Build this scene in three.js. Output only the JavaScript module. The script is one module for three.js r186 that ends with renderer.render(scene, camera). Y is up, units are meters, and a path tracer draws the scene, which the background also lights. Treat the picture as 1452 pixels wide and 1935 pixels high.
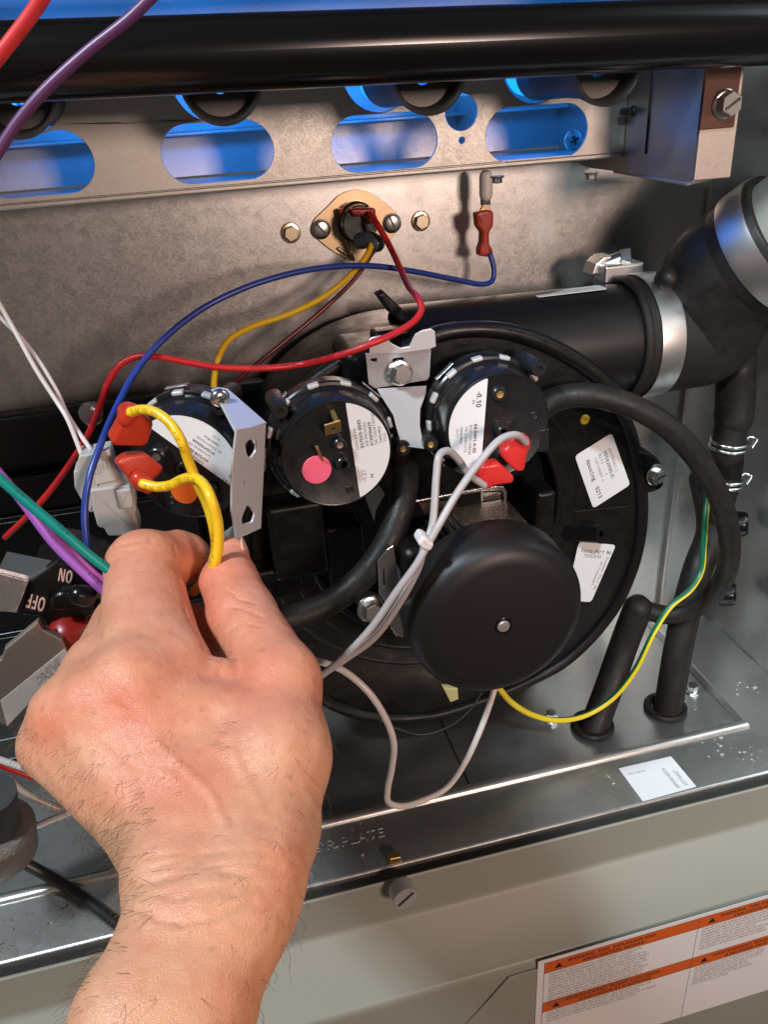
import * as THREE from 'three';
import { RoundedBoxGeometry } from 'three/addons/geometries/RoundedBoxGeometry.js';
import { mergeGeometries, mergeVertices, toCreasedNormals } from 'three/addons/utils/BufferGeometryUtils.js';
import { RectAreaLightUniformsLib } from 'three/addons/lights/RectAreaLightUniformsLib.js';
import { FontLoader } from 'three/addons/loaders/FontLoader.js';
import { TextGeometry } from 'three/addons/geometries/TextGeometry.js';
import { ImprovedNoise } from 'three/addons/math/ImprovedNoise.js';

// ---------- camera, lamps, exposure ----------
RectAreaLightUniformsLib.init();
const C0 = (r, g, b) => new THREE.Color().setRGB(r, g, b);
const scene = new THREE.Scene();
const camera = new THREE.PerspectiveCamera(65.644, 0.75, 0.02, 20);
camera.position.set(0,0.375,0.46); camera.up.set(0.1601,0.884,-0.4392); camera.lookAt(0.1811,-0.0887,-0.4073);
camera.updateMatrixWorld();
const renderer = new THREE.WebGLRenderer({ antialias: true });
renderer.toneMapping = THREE.LinearToneMapping;
renderer.toneMappingExposure = 1.0;
renderer.shadowMap.enabled = true;
scene.background = new THREE.Color().setRGB(0.085, 0.075, 0.07);
function areaLight(name, pos, aim, w, h, color, power) {
  const l = new THREE.RectAreaLight(new THREE.Color().setRGB(...color), power, w, h);
  l.name = name; l.position.set(...pos); l.lookAt(...aim); scene.add(l); return l;
}
// warm room lamp behind and to the right of the photographer, cool lamp overhead on the left
areaLight('warm_room_lamp', [0.46, 0.53, 1.35], [0.05, 0.2, 0.1], 0.2, 0.2, [1, 0.74, 0.64], 84);
areaLight('cool_ceiling_lamp', [-0.52, 1.04, 0.47], [0.1, 0.05, 0.18], 0.12, 0.12, [0.76, 0.9, 1], 300);
// added cool spot with no known source, brightens the right-hand cabinet wall
{
  const l = new THREE.SpotLight(C0(0.72, 0.88, 1), 2.3, 0, 0.30, 0.75); l.name = 'added_cool_spot'; l.position.set(-0.02, 0.80, 0.74); l.target.position.set(0.345, 0.13, 0.10); l.castShadow = true; l.shadow.radius = 1; scene.add(l, l.target);
}

// ---------- helpers ----------
let seed = 7;
const rnd = () => { seed = (seed * 1664525 + 1013904223) >>> 0; return seed / 4294967296; };
const noise = new ImprovedNoise();
const V = (a) => new THREE.Vector3(a[0], a[1], a[2]);
const taken = new Map();
function numbered(name) { const k = taken.get(name) ?? 0; taken.set(name, k + 1); return k ? name + '_' + String(k).padStart(3, '0') : name; }
function part(name, geo, mat, parent) { const m = new THREE.Mesh(geo, mat); m.name = name; m.castShadow = m.receiveShadow = true; parent.add(m); return m; }
function thing(name, label, category, group) {
  const g = new THREE.Group(); g.name = numbered(name); g.userData = { label, category };
  if (group) g.userData.group = group;
  scene.add(g); return g;
}
function single(name, label, category, geo, mat, group) {
  const m = part(numbered(name), geo, mat, scene); m.userData = { label, category };
  if (group) m.userData.group = group;
  settle(m); return m;
}
function structure(name, geo, mat) { const m = part(numbered(name), geo, mat, scene); m.userData = { kind: 'structure' }; return m; }
// moves a thing's origin to the middle of its base, keeping its pieces where they are
function settle(o) {
  o.updateMatrixWorld(true);
  const b = new THREE.Box3().setFromObject(o), p = new THREE.Vector3((b.min.x + b.max.x) / 2, b.min.y, (b.min.z + b.max.z) / 2);
  if (o.isMesh) { o.geometry.translate(-p.x, -p.y, -p.z); o.position.copy(p); return o; }
  for (const c of o.children) c.position.sub(p);
  o.position.add(p); return o;
}
// box-projected uv in metres
function uvm(g, k = 1) {
  g = g.index ? g.toNonIndexed() : g;
  const p = g.attributes.position, uv = new Float32Array(p.count * 2), a = new THREE.Vector3(), b = new THREE.Vector3(), c = new THREE.Vector3();
  for (let i = 0; i < p.count; i += 3) {
    a.fromBufferAttribute(p, i); b.fromBufferAttribute(p, i + 1); c.fromBufferAttribute(p, i + 2);
    const n = b.clone().sub(a).cross(c.clone().sub(a)), x = Math.abs(n.x), y = Math.abs(n.y), z = Math.abs(n.z);
    [a, b, c].forEach((q, j) => { const [u, v] = z >= x && z >= y ? [q.x, q.y] : y >= x ? [q.x, q.z] : [q.z, q.y]; uv[(i + j) * 2] = u * k; uv[(i + j) * 2 + 1] = v * k; });
  }
  g.setAttribute('uv', new THREE.BufferAttribute(uv, 2)); return g;
}
function box(w, h, d, x, y, z, r = 0) {
  const g = r ? new RoundedBoxGeometry(w, h, d, 2, r) : new THREE.BoxGeometry(w, h, d);
  g.translate(x, y, z); return uvm(g);
}
const boxx = (x0, x1, y0, y1, z0, z1, r = 0) => box(x1 - x0, y1 - y0, z1 - z0, (x0 + x1) / 2, (y0 + y1) / 2, (z0 + z1) / 2, r);
function shapeOf(pts, holes = []) {
  const s = new THREE.Shape(pts.map(([x, y]) => new THREE.Vector2(x, y)));
  for (const h of holes) s.holes.push(new THREE.Path(h.map(([x, y]) => new THREE.Vector2(x, y))));
  return s;
}
const circlePts = (x, y, r, n = 28, ry = r) => Array.from({ length: n }, (_, i) => [x + r * Math.cos(i / n * 2 * Math.PI), y + ry * Math.sin(i / n * 2 * Math.PI)]);
function slotPts(x0, x1, y0, y1, r = (y1 - y0) / 2, n = 9) {
  const out = [];
  for (const [cx, cy, a] of [[x1 - r, y1 - r, 0], [x0 + r, y1 - r, 90], [x0 + r, y0 + r, 180], [x1 - r, y0 + r, 270]])
    for (let i = 0; i <= n; i++) { const t = (a + 90 * i / n) * Math.PI / 180; out.push([cx + r * Math.cos(t), cy + r * Math.sin(t)]); }
  return out;
}
function roundPoly(pts, r, n = 4) {
  const out = [], N = pts.length;
  for (let i = 0; i < N; i++) {
    const p = pts[i], a = pts[(i + N - 1) % N], b = pts[(i + 1) % N];
    const da = Math.hypot(a[0] - p[0], a[1] - p[1]), db = Math.hypot(b[0] - p[0], b[1] - p[1]), k = Math.min(r, da * 0.45, db * 0.45);
    const s = [p[0] + (a[0] - p[0]) / da * k, p[1] + (a[1] - p[1]) / da * k], e = [p[0] + (b[0] - p[0]) / db * k, p[1] + (b[1] - p[1]) / db * k];
    for (let j = 0; j <= n; j++) { const t = j / n; out.push([0, 1].map((c) => (1 - t) * (1 - t) * s[c] + 2 * t * (1 - t) * p[c] + t * t * e[c])); }
  }
  return out;
}
// slab whose front face is the planar polygon through the given points
function slab(pts, thick, { holes = [], bevel = 0, round = 0, uvUnit = false } = {}) {
  const n = new THREE.Vector3(), P3 = pts.map(V), c = new THREE.Vector3();
  P3.forEach((p, i) => { const q = P3[(i + 1) % P3.length]; n.x += (p.y - q.y) * (p.z + q.z); n.y += (p.z - q.z) * (p.x + q.x); n.z += (p.x - q.x) * (p.y + q.y); c.add(p); });
  c.divideScalar(P3.length); n.normalize();
  if (n.x * 0.1 + n.y * 0.5 + n.z < 0) n.negate();
  const u = new THREE.Vector3(1, 0, 0); if (Math.abs(n.x) > 0.8) u.set(0, 0, -1);
  u.addScaledVector(n, -u.dot(n)).normalize(); const v = n.clone().cross(u);
  const flat = (p) => { const d = V(p).sub(c); return [d.dot(u), d.dot(v)]; };
  let poly = pts.map(flat); if (round) poly = roundPoly(poly, round);
  const g = new THREE.ExtrudeGeometry(shapeOf(poly, holes.map((h) => roundPoly(h.map(flat), 0.0012))), { depth: Math.max(thick - 2 * bevel, 1e-5), bevelEnabled: bevel > 0, bevelThickness: bevel, bevelSize: bevel, bevelOffset: -bevel, bevelSegments: 3, curveSegments: 12 });
  g.translate(0, 0, bevel - thick);
  if (!uvUnit) uvm(g);
  g.applyMatrix4(new THREE.Matrix4().makeBasis(u, v, n).setPosition(c)); return g;
}
// lathe about +z
function lathe(prof, seg = 48) {
  const g = new THREE.LatheGeometry(prof.map(([r, z]) => new THREE.Vector2(Math.max(r, 1e-6), z)), seg);
  g.rotateX(Math.PI / 2); return uvm(g);   // lathe's +y becomes +z
}
function crease(g, a = 0.6) { const k = g.index ? g.toNonIndexed() : g; k.scale(1000, 1000, 1000); const q = toCreasedNormals(k, a); q.scale(0.001, 0.001, 0.001); return q; }   // creases are hashed at centimetres, so work in millimetres
const cyl = (r, z0, z1, seg = 24, bev = 0.0003, r1 = r) => crease(lathe([[0, z0], [r - bev, z0], [r, z0 + bev], [r1, z1 - bev], [r1 - bev, z1], [0, z1]], seg));
function curve(pts) { return new THREE.CatmullRomCurve3(pts.map(V), false, 'centripetal'); }
// tube uv in metres
function metres(g, len, r) { const uv = g.attributes.uv; for (let i = 0; i < uv.count; i++) uv.setXY(i, uv.getX(i) * len, uv.getY(i) * 6.283 * r); return g; }
function tube(pts, r, seg = 0, rad = 10) { const c = curve(pts); return metres(new THREE.TubeGeometry(c, seg || Math.max(24, pts.length * 7), r, rad), c.getLength(), r); }
// tube with closed rounded ends
function rod(pts, r, rad = 10, seg = 0, whole = false) {
  const c = curve(pts), a = c.getPoint(0), b = c.getPoint(1), s = (p) => { const g = new THREE.SphereGeometry(r, rad, 6); g.translate(p.x, p.y, p.z); return g; };
  const g = mergeGeometries([new THREE.TubeGeometry(c, seg || Math.max(24, pts.length * 7), r, rad), s(a), s(b)]); return whole ? g : metres(g, c.getLength(), r);
}
// frame at a point facing direction dir (+z of the local frame)
function face(o, p, dir = [0, 0, 1], spin = 0) {
  o.position.set(...p); o.quaternion.setFromUnitVectors(new THREE.Vector3(0, 0, 1), V(dir).normalize());
  o.rotateZ(spin); return o;
}
const at = (g, p, dir = [0, 0, 1], spin = 0) => { const o = face(new THREE.Object3D(), p, dir, spin); o.updateMatrix(); return g.applyMatrix4(o.matrix); };

// ---------- textures ----------
function data(n, f, srgb) {
  const a = new Uint8Array(n * n * 4);
  for (let j = 0; j < n; j++) for (let i = 0; i < n; i++) { const v = f(i / n, j / n), k = (j * n + i) * 4; for (let c = 0; c < 3; c++) a[k + c] = Math.max(0, Math.min(255, 255 * (v.length ? v[c] : v))); a[k + 3] = 255; }
  const t = new THREE.DataTexture(a, n, n); t.wrapS = t.wrapT = THREE.RepeatWrapping; t.magFilter = THREE.LinearFilter; t.minFilter = THREE.LinearFilter;
  if (srgb) t.colorSpace = THREE.SRGBColorSpace; t.needsUpdate = true; return t;
}
// tiling value noise
function tile(n, s) {
  let q = s; const r = () => { q = (q * 1664525 + 1013904223) >>> 0; return q / 4294967296; };
  const a = Array.from({ length: n * n }, r), sm = (t) => t * t * (3 - 2 * t);
  return (x, y) => { x = ((x % 1) + 1) % 1 * n; y = ((y % 1) + 1) % 1 * n; const i = Math.floor(x), j = Math.floor(y), u = sm(x - i), v = sm(y - j), g = (k, l) => a[((l % n) * n) + (k % n)];
    return (g(i, j) * (1 - u) + g(i + 1, j) * u) * (1 - v) + (g(i, j + 1) * (1 - u) + g(i + 1, j + 1) * u) * v; };
}
const n8 = tile(8, 3), n24 = tile(24, 5), n64 = tile(64, 9), n160 = tile(160, 11), n300 = tile(300, 17);
// zinc spangle: crystals of slightly different brightness and gloss
const cells = Array.from({ length: 420 }, () => [rnd(), rnd(), rnd()]);
const grid = Array.from({ length: 400 }, () => []);
cells.forEach((c) => grid[Math.floor(c[1] * 20) * 20 + Math.floor(c[0] * 20)].push(c));
function spangle(u, v) {
  let best = 9, val = 0; const gi = Math.floor(u * 20), gj = Math.floor(v * 20);
  for (let a = -2; a <= 2; a++) for (let b = -2; b <= 2; b++) for (const c of grid[((gj + b + 20) % 20) * 20 + (gi + a + 20) % 20]) {
    let dx = Math.abs(u - c[0]), dy = Math.abs(v - c[1]); dx = Math.min(dx, 1 - dx); dy = Math.min(dy, 1 - dy);
    const d = dx * dx * (1 + c[2]) + dy * dy * (2 - c[2]); if (d < best) { best = d; val = c[2]; }
  }
  return val;
}
const spMap = data(512, (u, v) => { const s = spangle(u, v); const k = 0.84 + 0.035 * s + 0.03 * (n64(u, v) - 0.5) + 0.015 * (n24(u, v) - 0.5) + 0.09 * (n160(u, v) - 0.5) + 0.10 * (n300(u, v) - 0.5) ; return [k, k * 0.995, k * 0.975]; });
const spRough = data(512, (u, v) => 0.78 + 0.08 * (spangle(u, v) - 0.5) + 0.03 * (n24(u, v) - 0.5) + 0.2 * (n160(u, v) - 0.5));
const grain = data(512, (u, v) => 0.5 + 0.35 * (n300(u, v) - 0.5) + 0.3 * (n160(u, v) - 0.5) + 0.2 * (n64(u, v) - 0.5));
const dustRough = data(512, (u, v) => 0.75 + 0.35 * (n24(u, v) - 0.5) + 0.25 * (n160(u, v) - 0.5));
const dustMap = data(512, (u, v) => { const k = 0.8 + 0.3 * (n24(u, v) - 0.5) + 0.25 * (n160(u, v) - 0.5) + (n300(u, v) > 0.93 ? 0.35 : 0); return [k, k * 0.97, k * 0.94]; });
const fleck = data(1024, (u, v) => { const s = Math.max(0, n300(u, v) - 0.93) * 9, d = n64(u + 0.3, v) > 0.6 ? 1 : 0.35, k = 0.2 + 0.08 * (n24(u, v) - 0.5) + 0.06 * (n160(u, v) - 0.5) + s * d * 0.8; return [k, k * 0.97, k * 0.93]; });
const rep = (t, k) => { const c = t.clone(); c.repeat.set(k, k); c.needsUpdate = true; return c; };
function canvasTex(w, h, draw) {
  const c = document.createElement('canvas'); c.width = w; c.height = h; const x = c.getContext('2d');
  draw(x, w, h); const t = new THREE.CanvasTexture(c); t.colorSpace = THREE.SRGBColorSpace; t.magFilter = THREE.LinearFilter; return t;
}

// ---------- materials ----------
const std = (o) => new THREE.MeshStandardMaterial(o), phys = (o) => new THREE.MeshPhysicalMaterial(o);
const C = (r, g = r, b = r) => new THREE.Color().setRGB(r, g, b);
const M = {
  galv: std({ color: C(0.63, 0.62, 0.6), metalness: 0.9, roughness: 0.43, map: rep(spMap, 11), roughnessMap: rep(spRough, 11), bumpMap: rep(grain, 14), bumpScale: 0.00002 }),
  zinc: std({ color: C(0.62, 0.61, 0.6), metalness: 0.9, roughness: 0.36, roughnessMap: rep(dustRough, 12), bumpMap: rep(grain, 20), bumpScale: 0.00004 }),
  steel: std({ color: C(0.72, 0.72, 0.7), metalness: 1, roughness: 0.2 }),
  stainless: std({ color: C(0.7, 0.68, 0.66), metalness: 1, roughness: 0.36, bumpMap: rep(grain, 30), bumpScale: 0.00003 }),
  bolt: std({ color: C(0.6, 0.59, 0.56), metalness: 1, roughness: 0.28 }),
  brass: std({ color: C(0.6, 0.42, 0.16), metalness: 0.9, roughness: 0.35 }),
  tan: std({ color: C(0.5, 0.34, 0.2), metalness: 0.75, roughness: 0.34 }),
  pipe: std({ color: C(0.003, 0.003, 0.003), roughness: 0.2 }),
  plastic: phys({ color: C(0.03, 0.025, 0.023), map: rep(fleck, 5), roughness: 0.48, specularIntensity: 0.7, roughnessMap: rep(dustRough, 8), bumpMap: rep(grain, 22), bumpScale: 0.00005 }),
  plasticGloss: std({ color: C(0.004, 0.004, 0.004), roughness: 0.24 }),
  switchBlack: std({ color: C(0.012, 0.0112, 0.011), roughness: 0.4, roughnessMap: rep(dustRough, 10) }),
  cap: phys({ color: C(0.009, 0.0068, 0.006), roughness: 0.45, specularIntensity: 0.8 }),
  rubber: phys({ color: C(0.018, 0.0145, 0.012), roughness: 0.7, specularIntensity: 0.6, roughnessMap: rep(dustRough, 9), map: rep(dustMap, 6), bumpMap: rep(grain, 14), bumpScale: 0.00012 }),
  darkGrey: std({ color: C(0.05, 0.05, 0.05), roughness: 0.5 }),
  crimp: std({ color: C(0.5, 0.48, 0.46), metalness: 0.2, roughness: 0.45 }),
  paper: std({ color: C(0.78, 0.76, 0.75), roughness: 0.55 }),
  redTerm: phys({ color: C(0.55, 0.035, 0.012), roughness: 0.32, transmission: 0.15, thickness: 0 }),
  redBright: phys({ color: C(0.68, 0.03, 0.025), roughness: 0.34, transmission: 0.15, thickness: 0 }),
  nylon: phys({ color: C(0.48, 0.45, 0.41), roughness: 0.42, transmission: 0.2, thickness: 0 }),
  burner: std({ color: C(0.09, 0.085, 0.08), metalness: 0.7, roughness: 0.5 }),
  paint: std({ color: C(0.25, 0.245, 0.2), roughness: 0.48, bumpMap: rep(grain, 10), bumpScale: 0.00001 }),
  pvc: std({ color: C(0.24, 0.23, 0.19), roughness: 0.5 }),
};
const wireMat = (r, g, b, rough = 0.34) => std({ color: C(r, g, b), roughness: rough });

// ---------- printed labels ----------
// flat sticker: planar outline, printed over the parallelogram o, o+e1, o+e2
function sticker(name, outline, o, e1, e2, w, h, draw, parent, { round = 0, thick = 0.0003, rough = 0.5 } = {}) {
  const g = slab(outline, thick, { round, uvUnit: true });
  const O = V(o), a = V(e1).sub(O), b = V(e2).sub(O), aa = a.dot(a), ab = a.dot(b), bb = b.dot(b), det = aa * bb - ab * ab, p = g.attributes.position, uv = new Float32Array(p.count * 2), q = new THREE.Vector3();
  for (let i = 0; i < p.count; i++) { q.fromBufferAttribute(p, i).sub(O); const x = q.dot(a), y = q.dot(b); uv[i * 2] = (x * bb - y * ab) / det; uv[i * 2 + 1] = 1 - (y * aa - x * ab) / det; }
  g.setAttribute('uv', new THREE.BufferAttribute(uv, 2));
  const m = std({ map: canvasTex(w, h, draw), roughness: rough, color: C(0.74, 0.73, 0.72) });
  return part(name, g, m, parent);
}
function txt(x, s, px, py, ang, size, font = 'sans-serif', weight = '', color = '#2a2224') {
  x.save(); x.translate(px, py); x.rotate(ang); x.fillStyle = color; x.font = weight + ' ' + size + 'px ' + font; x.textBaseline = 'middle'; x.fillText(s, 0, 0); x.restore();
}
const blank = (x, w, h, c = '#ffffff') => { x.fillStyle = c; x.fillRect(0, 0, w, h); };

// ---------- screws ----------
function hexHead(r, h, washer = 0, slot = true) {   // axis +z, seat at z = 0
  const parts = [];
  if (washer) parts.push(crease(lathe([[0, 0], [washer, 0], [washer, 0.0004], [washer * 0.9, 0.001], [r * 0.95, 0.0012], [0, 0.0012]], 28)).toNonIndexed());
  const hex = new THREE.ExtrudeGeometry(shapeOf(circlePts(0, 0, r, 6)), { depth: h - 0.0006, bevelEnabled: true, bevelThickness: 0.0004, bevelSize: 0.0004, bevelOffset: -0.0004, bevelSegments: 2 });
  hex.translate(0, 0, washer ? 0.001 : 0.0003); parts.push(hex);
  return mergeGeometries(parts.map((g) => { const k = g.index ? g.toNonIndexed() : g; k.deleteAttribute('uv'); return k; }));
}
function hexScrew(parent, p, dir, { r = 0.0035, h = 0.0035, washer = 0.005, slot = 1, spin = 0.3, mat = M.bolt, name = 'screw' } = {}) {
  const m = part(name, hexHead(r, h, washer), mat, parent); face(m, p, dir, spin);
  if (slot) part('slot', box(r * 1.5, r * 0.24, 0.0006, 0, 0, h + 0.0007), M.darkSlot, m);
  return m;
}
M.darkSlot = std({ color: C(0.06, 0.055, 0.05), metalness: 0.6, roughness: 0.5 });
function roundScrew(parent, p, dir, r = 0.004, mat = M.steel, name = 'screw') {
  const m = part(name, crease(lathe([[0, 0], [r, 0], [r, 0.0006], [r * 0.86, 0.0016], [r * 0.5, 0.0024], [r * 0.2, 0.0025], [0, 0.0022]], 28)), mat, parent); face(m, p, dir, 0.4);
  const rc = part('recess', mergeGeometries([box(r * 0.9, r * 0.2, 0.0004, 0, 0, 0.0025), box(r * 0.2, r * 0.9, 0.0004, 0, 0, 0.00252)]), M.darkSlot, m);
  return m;
}

// ---------- setting ----------
const XL = -0.5, XR = 0.345;
{
  const back = structure('back_panel', uvm(mergeGeometries([boxx(XL, 0.31, 0.2351, 0.336, -0.002, 0), boxx(0.2, 0.31, -0.008, 0.2351, -0.002, 0), boxx(XL, 0.2, -0.008, 0.2351, -0.004, -0.002)])), M.galv);
  part('seam_flange', boxx(0.31, 0.3135, -0.006, 0.336, -0.002, 0.004, 0.0008), M.galv, back);
  part('back_strip', boxx(0.3137, XR, -0.006, 0.6, -0.004, -0.001), M.galv, back);
  for (const p of [[0.0539,0.3111,0], [0.1286,0.3106,0]]) hexScrew(back, p, [0, 0, 1], { r: 0.0042, h: 0.004, washer: 0.0056, slot: 0, mat: M.tanBolt });
  // floor: recessed pan behind a rounded bead, ledge in front
  const prof = [[0, -0.006], [0.119, -0.006]];
  for (let i = 0; i <= 8; i++) { const t = i / 8 * Math.PI / 2; prof.push([0.119 + 0.006 * Math.sin(t) * 1.0, -0.006 + 0.006 * (1 - Math.cos(t))]); }
  for (let i = 0; i <= 8; i++) { const t = Math.PI - i / 8 * Math.PI; prof.push([0.1285 + 0.0035 * Math.cos(t), 0.0 + 0.0026 * Math.sin(t)]); }
  prof.push([0.1662, 0], [0.1672, -0.0003], [0.1678, -0.0009], [0.168, -0.0018], [0.168, -0.03], [0.166, -0.03], [0.166, -0.01], [0, -0.01]);
  const g = new THREE.ExtrudeGeometry(shapeOf(prof.map(([z, y]) => [z, y])), { depth: 0.3 - XL, bevelEnabled: false });
  g.applyMatrix4(new THREE.Matrix4().makeBasis(new THREE.Vector3(0, 0, 1), new THREE.Vector3(0, 1, 0), new THREE.Vector3(-1, 0, 0)).setPosition(0.3, 0, 0));
  const floor = structure('floor_shelf', uvm(crease(mergeVertices(g.toNonIndexed(), 1e-6), 0.5)), M.galv);
  part('side_ledge', boxx(0.3003, XR, -0.01, 0.0003, -0.001, 0.1677, 0.0012), M.galv, floor);
  part('pan_seam', boxx(0.113, 0.1138, -0.006, -0.0052, 0.03, 0.121), M.darkSlot, floor);
  // stamped lettering
  const font = await new FontLoader().loadAsync('fonts/droid/droid_sans_regular.typeface.json');
  const stamp = (s, size, w) => { const q = new TextGeometry(s, { font, size, depth: 0.00035, curveSegments: 3, bevelEnabled: false }); q.computeBoundingBox(); const b = q.boundingBox; q.translate(-b.min.x, 0, 0); q.scale(w / (b.max.x - b.min.x), 1, 1); return q; };
  const p0 = [0.012,0,0.1472], p1 = [0.0532,0,0.1473], pw = p1[0] - p0[0];
  const tg = stamp("S'R PLATE", 0.0062, pw); tg.rotateX(-Math.PI / 2); tg.translate(p0[0], 0.00005, p0[2]);
  M.stamp = std({ color: C(0.62, 0.62, 0.6), metalness: 0.9, roughness: 0.4 });
  part('stamped_lettering', tg, M.stamp, floor);
  const q0 = [0.075,0.2846,0], q1 = [0.1075,0.2851,0], bg = stamp('PRIMARY LIMIT', 0.0036, q1[0] - q0[0]); bg.translate(q0[0], q0[1], 0.00003);
  part('stamped_lettering', bg, M.stamp, back);
  // chalky residue on the ledge and pan corner
  const spots = [];
  const blob = (x, z, r) => { const n = 9, k = Array.from({ length: n }, () => 0.55 + 0.6 * rnd()); const pts = k.map((v, i) => [r * v * Math.cos(i / n * 6.283), r * v * Math.sin(i / n * 6.283) * 0.7]); const q = new THREE.ExtrudeGeometry(shapeOf(roundPoly(pts, r, 2)), { depth: 0.00012, bevelEnabled: false }); q.rotateX(-Math.PI / 2); q.translate(x, x < 0.2965 && z < 0.121 ? -0.0059 : 0.0004, z); spots.push(q); };
  for (const [c, n, s] of [[[0.3211,0,0.0979], 14, 0.012], [[0.2722,0,0.1404], 12, 0.014], [[0.288,0,0.1524], 10, 0.01], [[0.196,0,0.1404], 10, 0.014], [[0.2729,-0.006,0.1114], 9, 0.012], [[0.029,0,0.1477], 10, 0.02]]) for (let i = 0; i < n; i++) { const x = c[0] + s * (rnd() + rnd() - 1) * 1.3, z = c[2] + s * (rnd() + rnd() - 1); if (x < 0.343 && z < 0.162 && (z < 0.12 || z > 0.134) && (x < 0.295 || x > 0.304)) blob(x, z, 0.0004 + 0.0016 * rnd() * rnd()); }
  part('chalky_residue', mergeGeometries(spots), std({ color: C(0.42, 0.43, 0.42), roughness: 0.9 }), floor).userData.kind = 'stuff';
  // metal shavings swept to the left end of the ledge
  const sh = [], dk = [];
  for (let i = 0; i < 120; i++) { const x = -0.20 + 0.14 * rnd(), z = 0.138 + 0.024 * rnd(), a = rnd() * 3.14, l = 0.0005 + 0.0016 * rnd(), q = box(l, 0.00025, 0.0003, 0, 0, 0); q.rotateY(a); q.translate(x, 0.0003, z); (rnd() < 0.6 ? sh : dk).push(q); }
  part('metal_shavings', mergeGeometries(sh), M.steel, floor).userData.kind = 'stuff'; part('dark_crumbs', mergeGeometries(dk), M.darkSlot, floor).userData.kind = 'stuff';
  structure('cabinet_side', boxx(XR, XR + 0.012, -0.3, 0.75, -0.03, 0.24), M.galv);
}
M.tanBolt = std({ color: C(0.6, 0.5, 0.36), metalness: 1, roughness: 0.3 });
scene.getObjectByName('back_panel').children.filter((c) => c.name === 'screw').forEach((c) => { c.material = M.tanBolt; });
{
  // lower front door: pressed steel profile
  const y0 = 0.0008, zf = 0.1775;
  const pr = [[zf - 0.0016, y0 - 0.0006], [zf - 0.0008, y0], [zf, y0 - 0.0008], [zf + 0.0005, [0.1282,-0.0261,0.18][1]]];
  const yA = pr[3][1], yB = [0.1031,-0.0559,0.206][1];
  for (let i = 1; i <= 6; i++) { const t = i / 6 * 0.9; pr.push([zf + 0.0005 + 0.006 * (1 - Math.cos(t)), yA - 0.006 * Math.sin(t)]); }
  const q = pr[pr.length - 1];
  pr.push([0.2045, yB + 0.002]);
  for (let i = 1; i <= 6; i++) { const t = i / 6; pr.push([0.2045 + 0.0025 * Math.sin(t * Math.PI / 2), yB + 0.002 - 0.0055 * t * t - 0.0005 * t]); }
  pr.push([0.2072, -0.4], [0.2052, -0.4]);
  for (let i = pr.length - 3; i >= 1; i--) pr.push([pr[i][0] - 0.0015, pr[i][1] - 0.0012]);
  const g = new THREE.ExtrudeGeometry(shapeOf(pr), { depth: 1.2, bevelEnabled: false });
  g.applyMatrix4(new THREE.Matrix4().makeBasis(new THREE.Vector3(0, 0, 1), new THREE.Vector3(0, 1, 0), new THREE.Vector3(-1, 0, 0)).setPosition(0.6, 0, 0));
  const door = thing('lower_door', 'grey painted lower door panel with a sloped ridge along its top', 'door');
  part('panel', uvm(crease(mergeVertices(g.toNonIndexed(), 1e-6), 0.5)), M.paint, door);
  settle(door);
}

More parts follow.
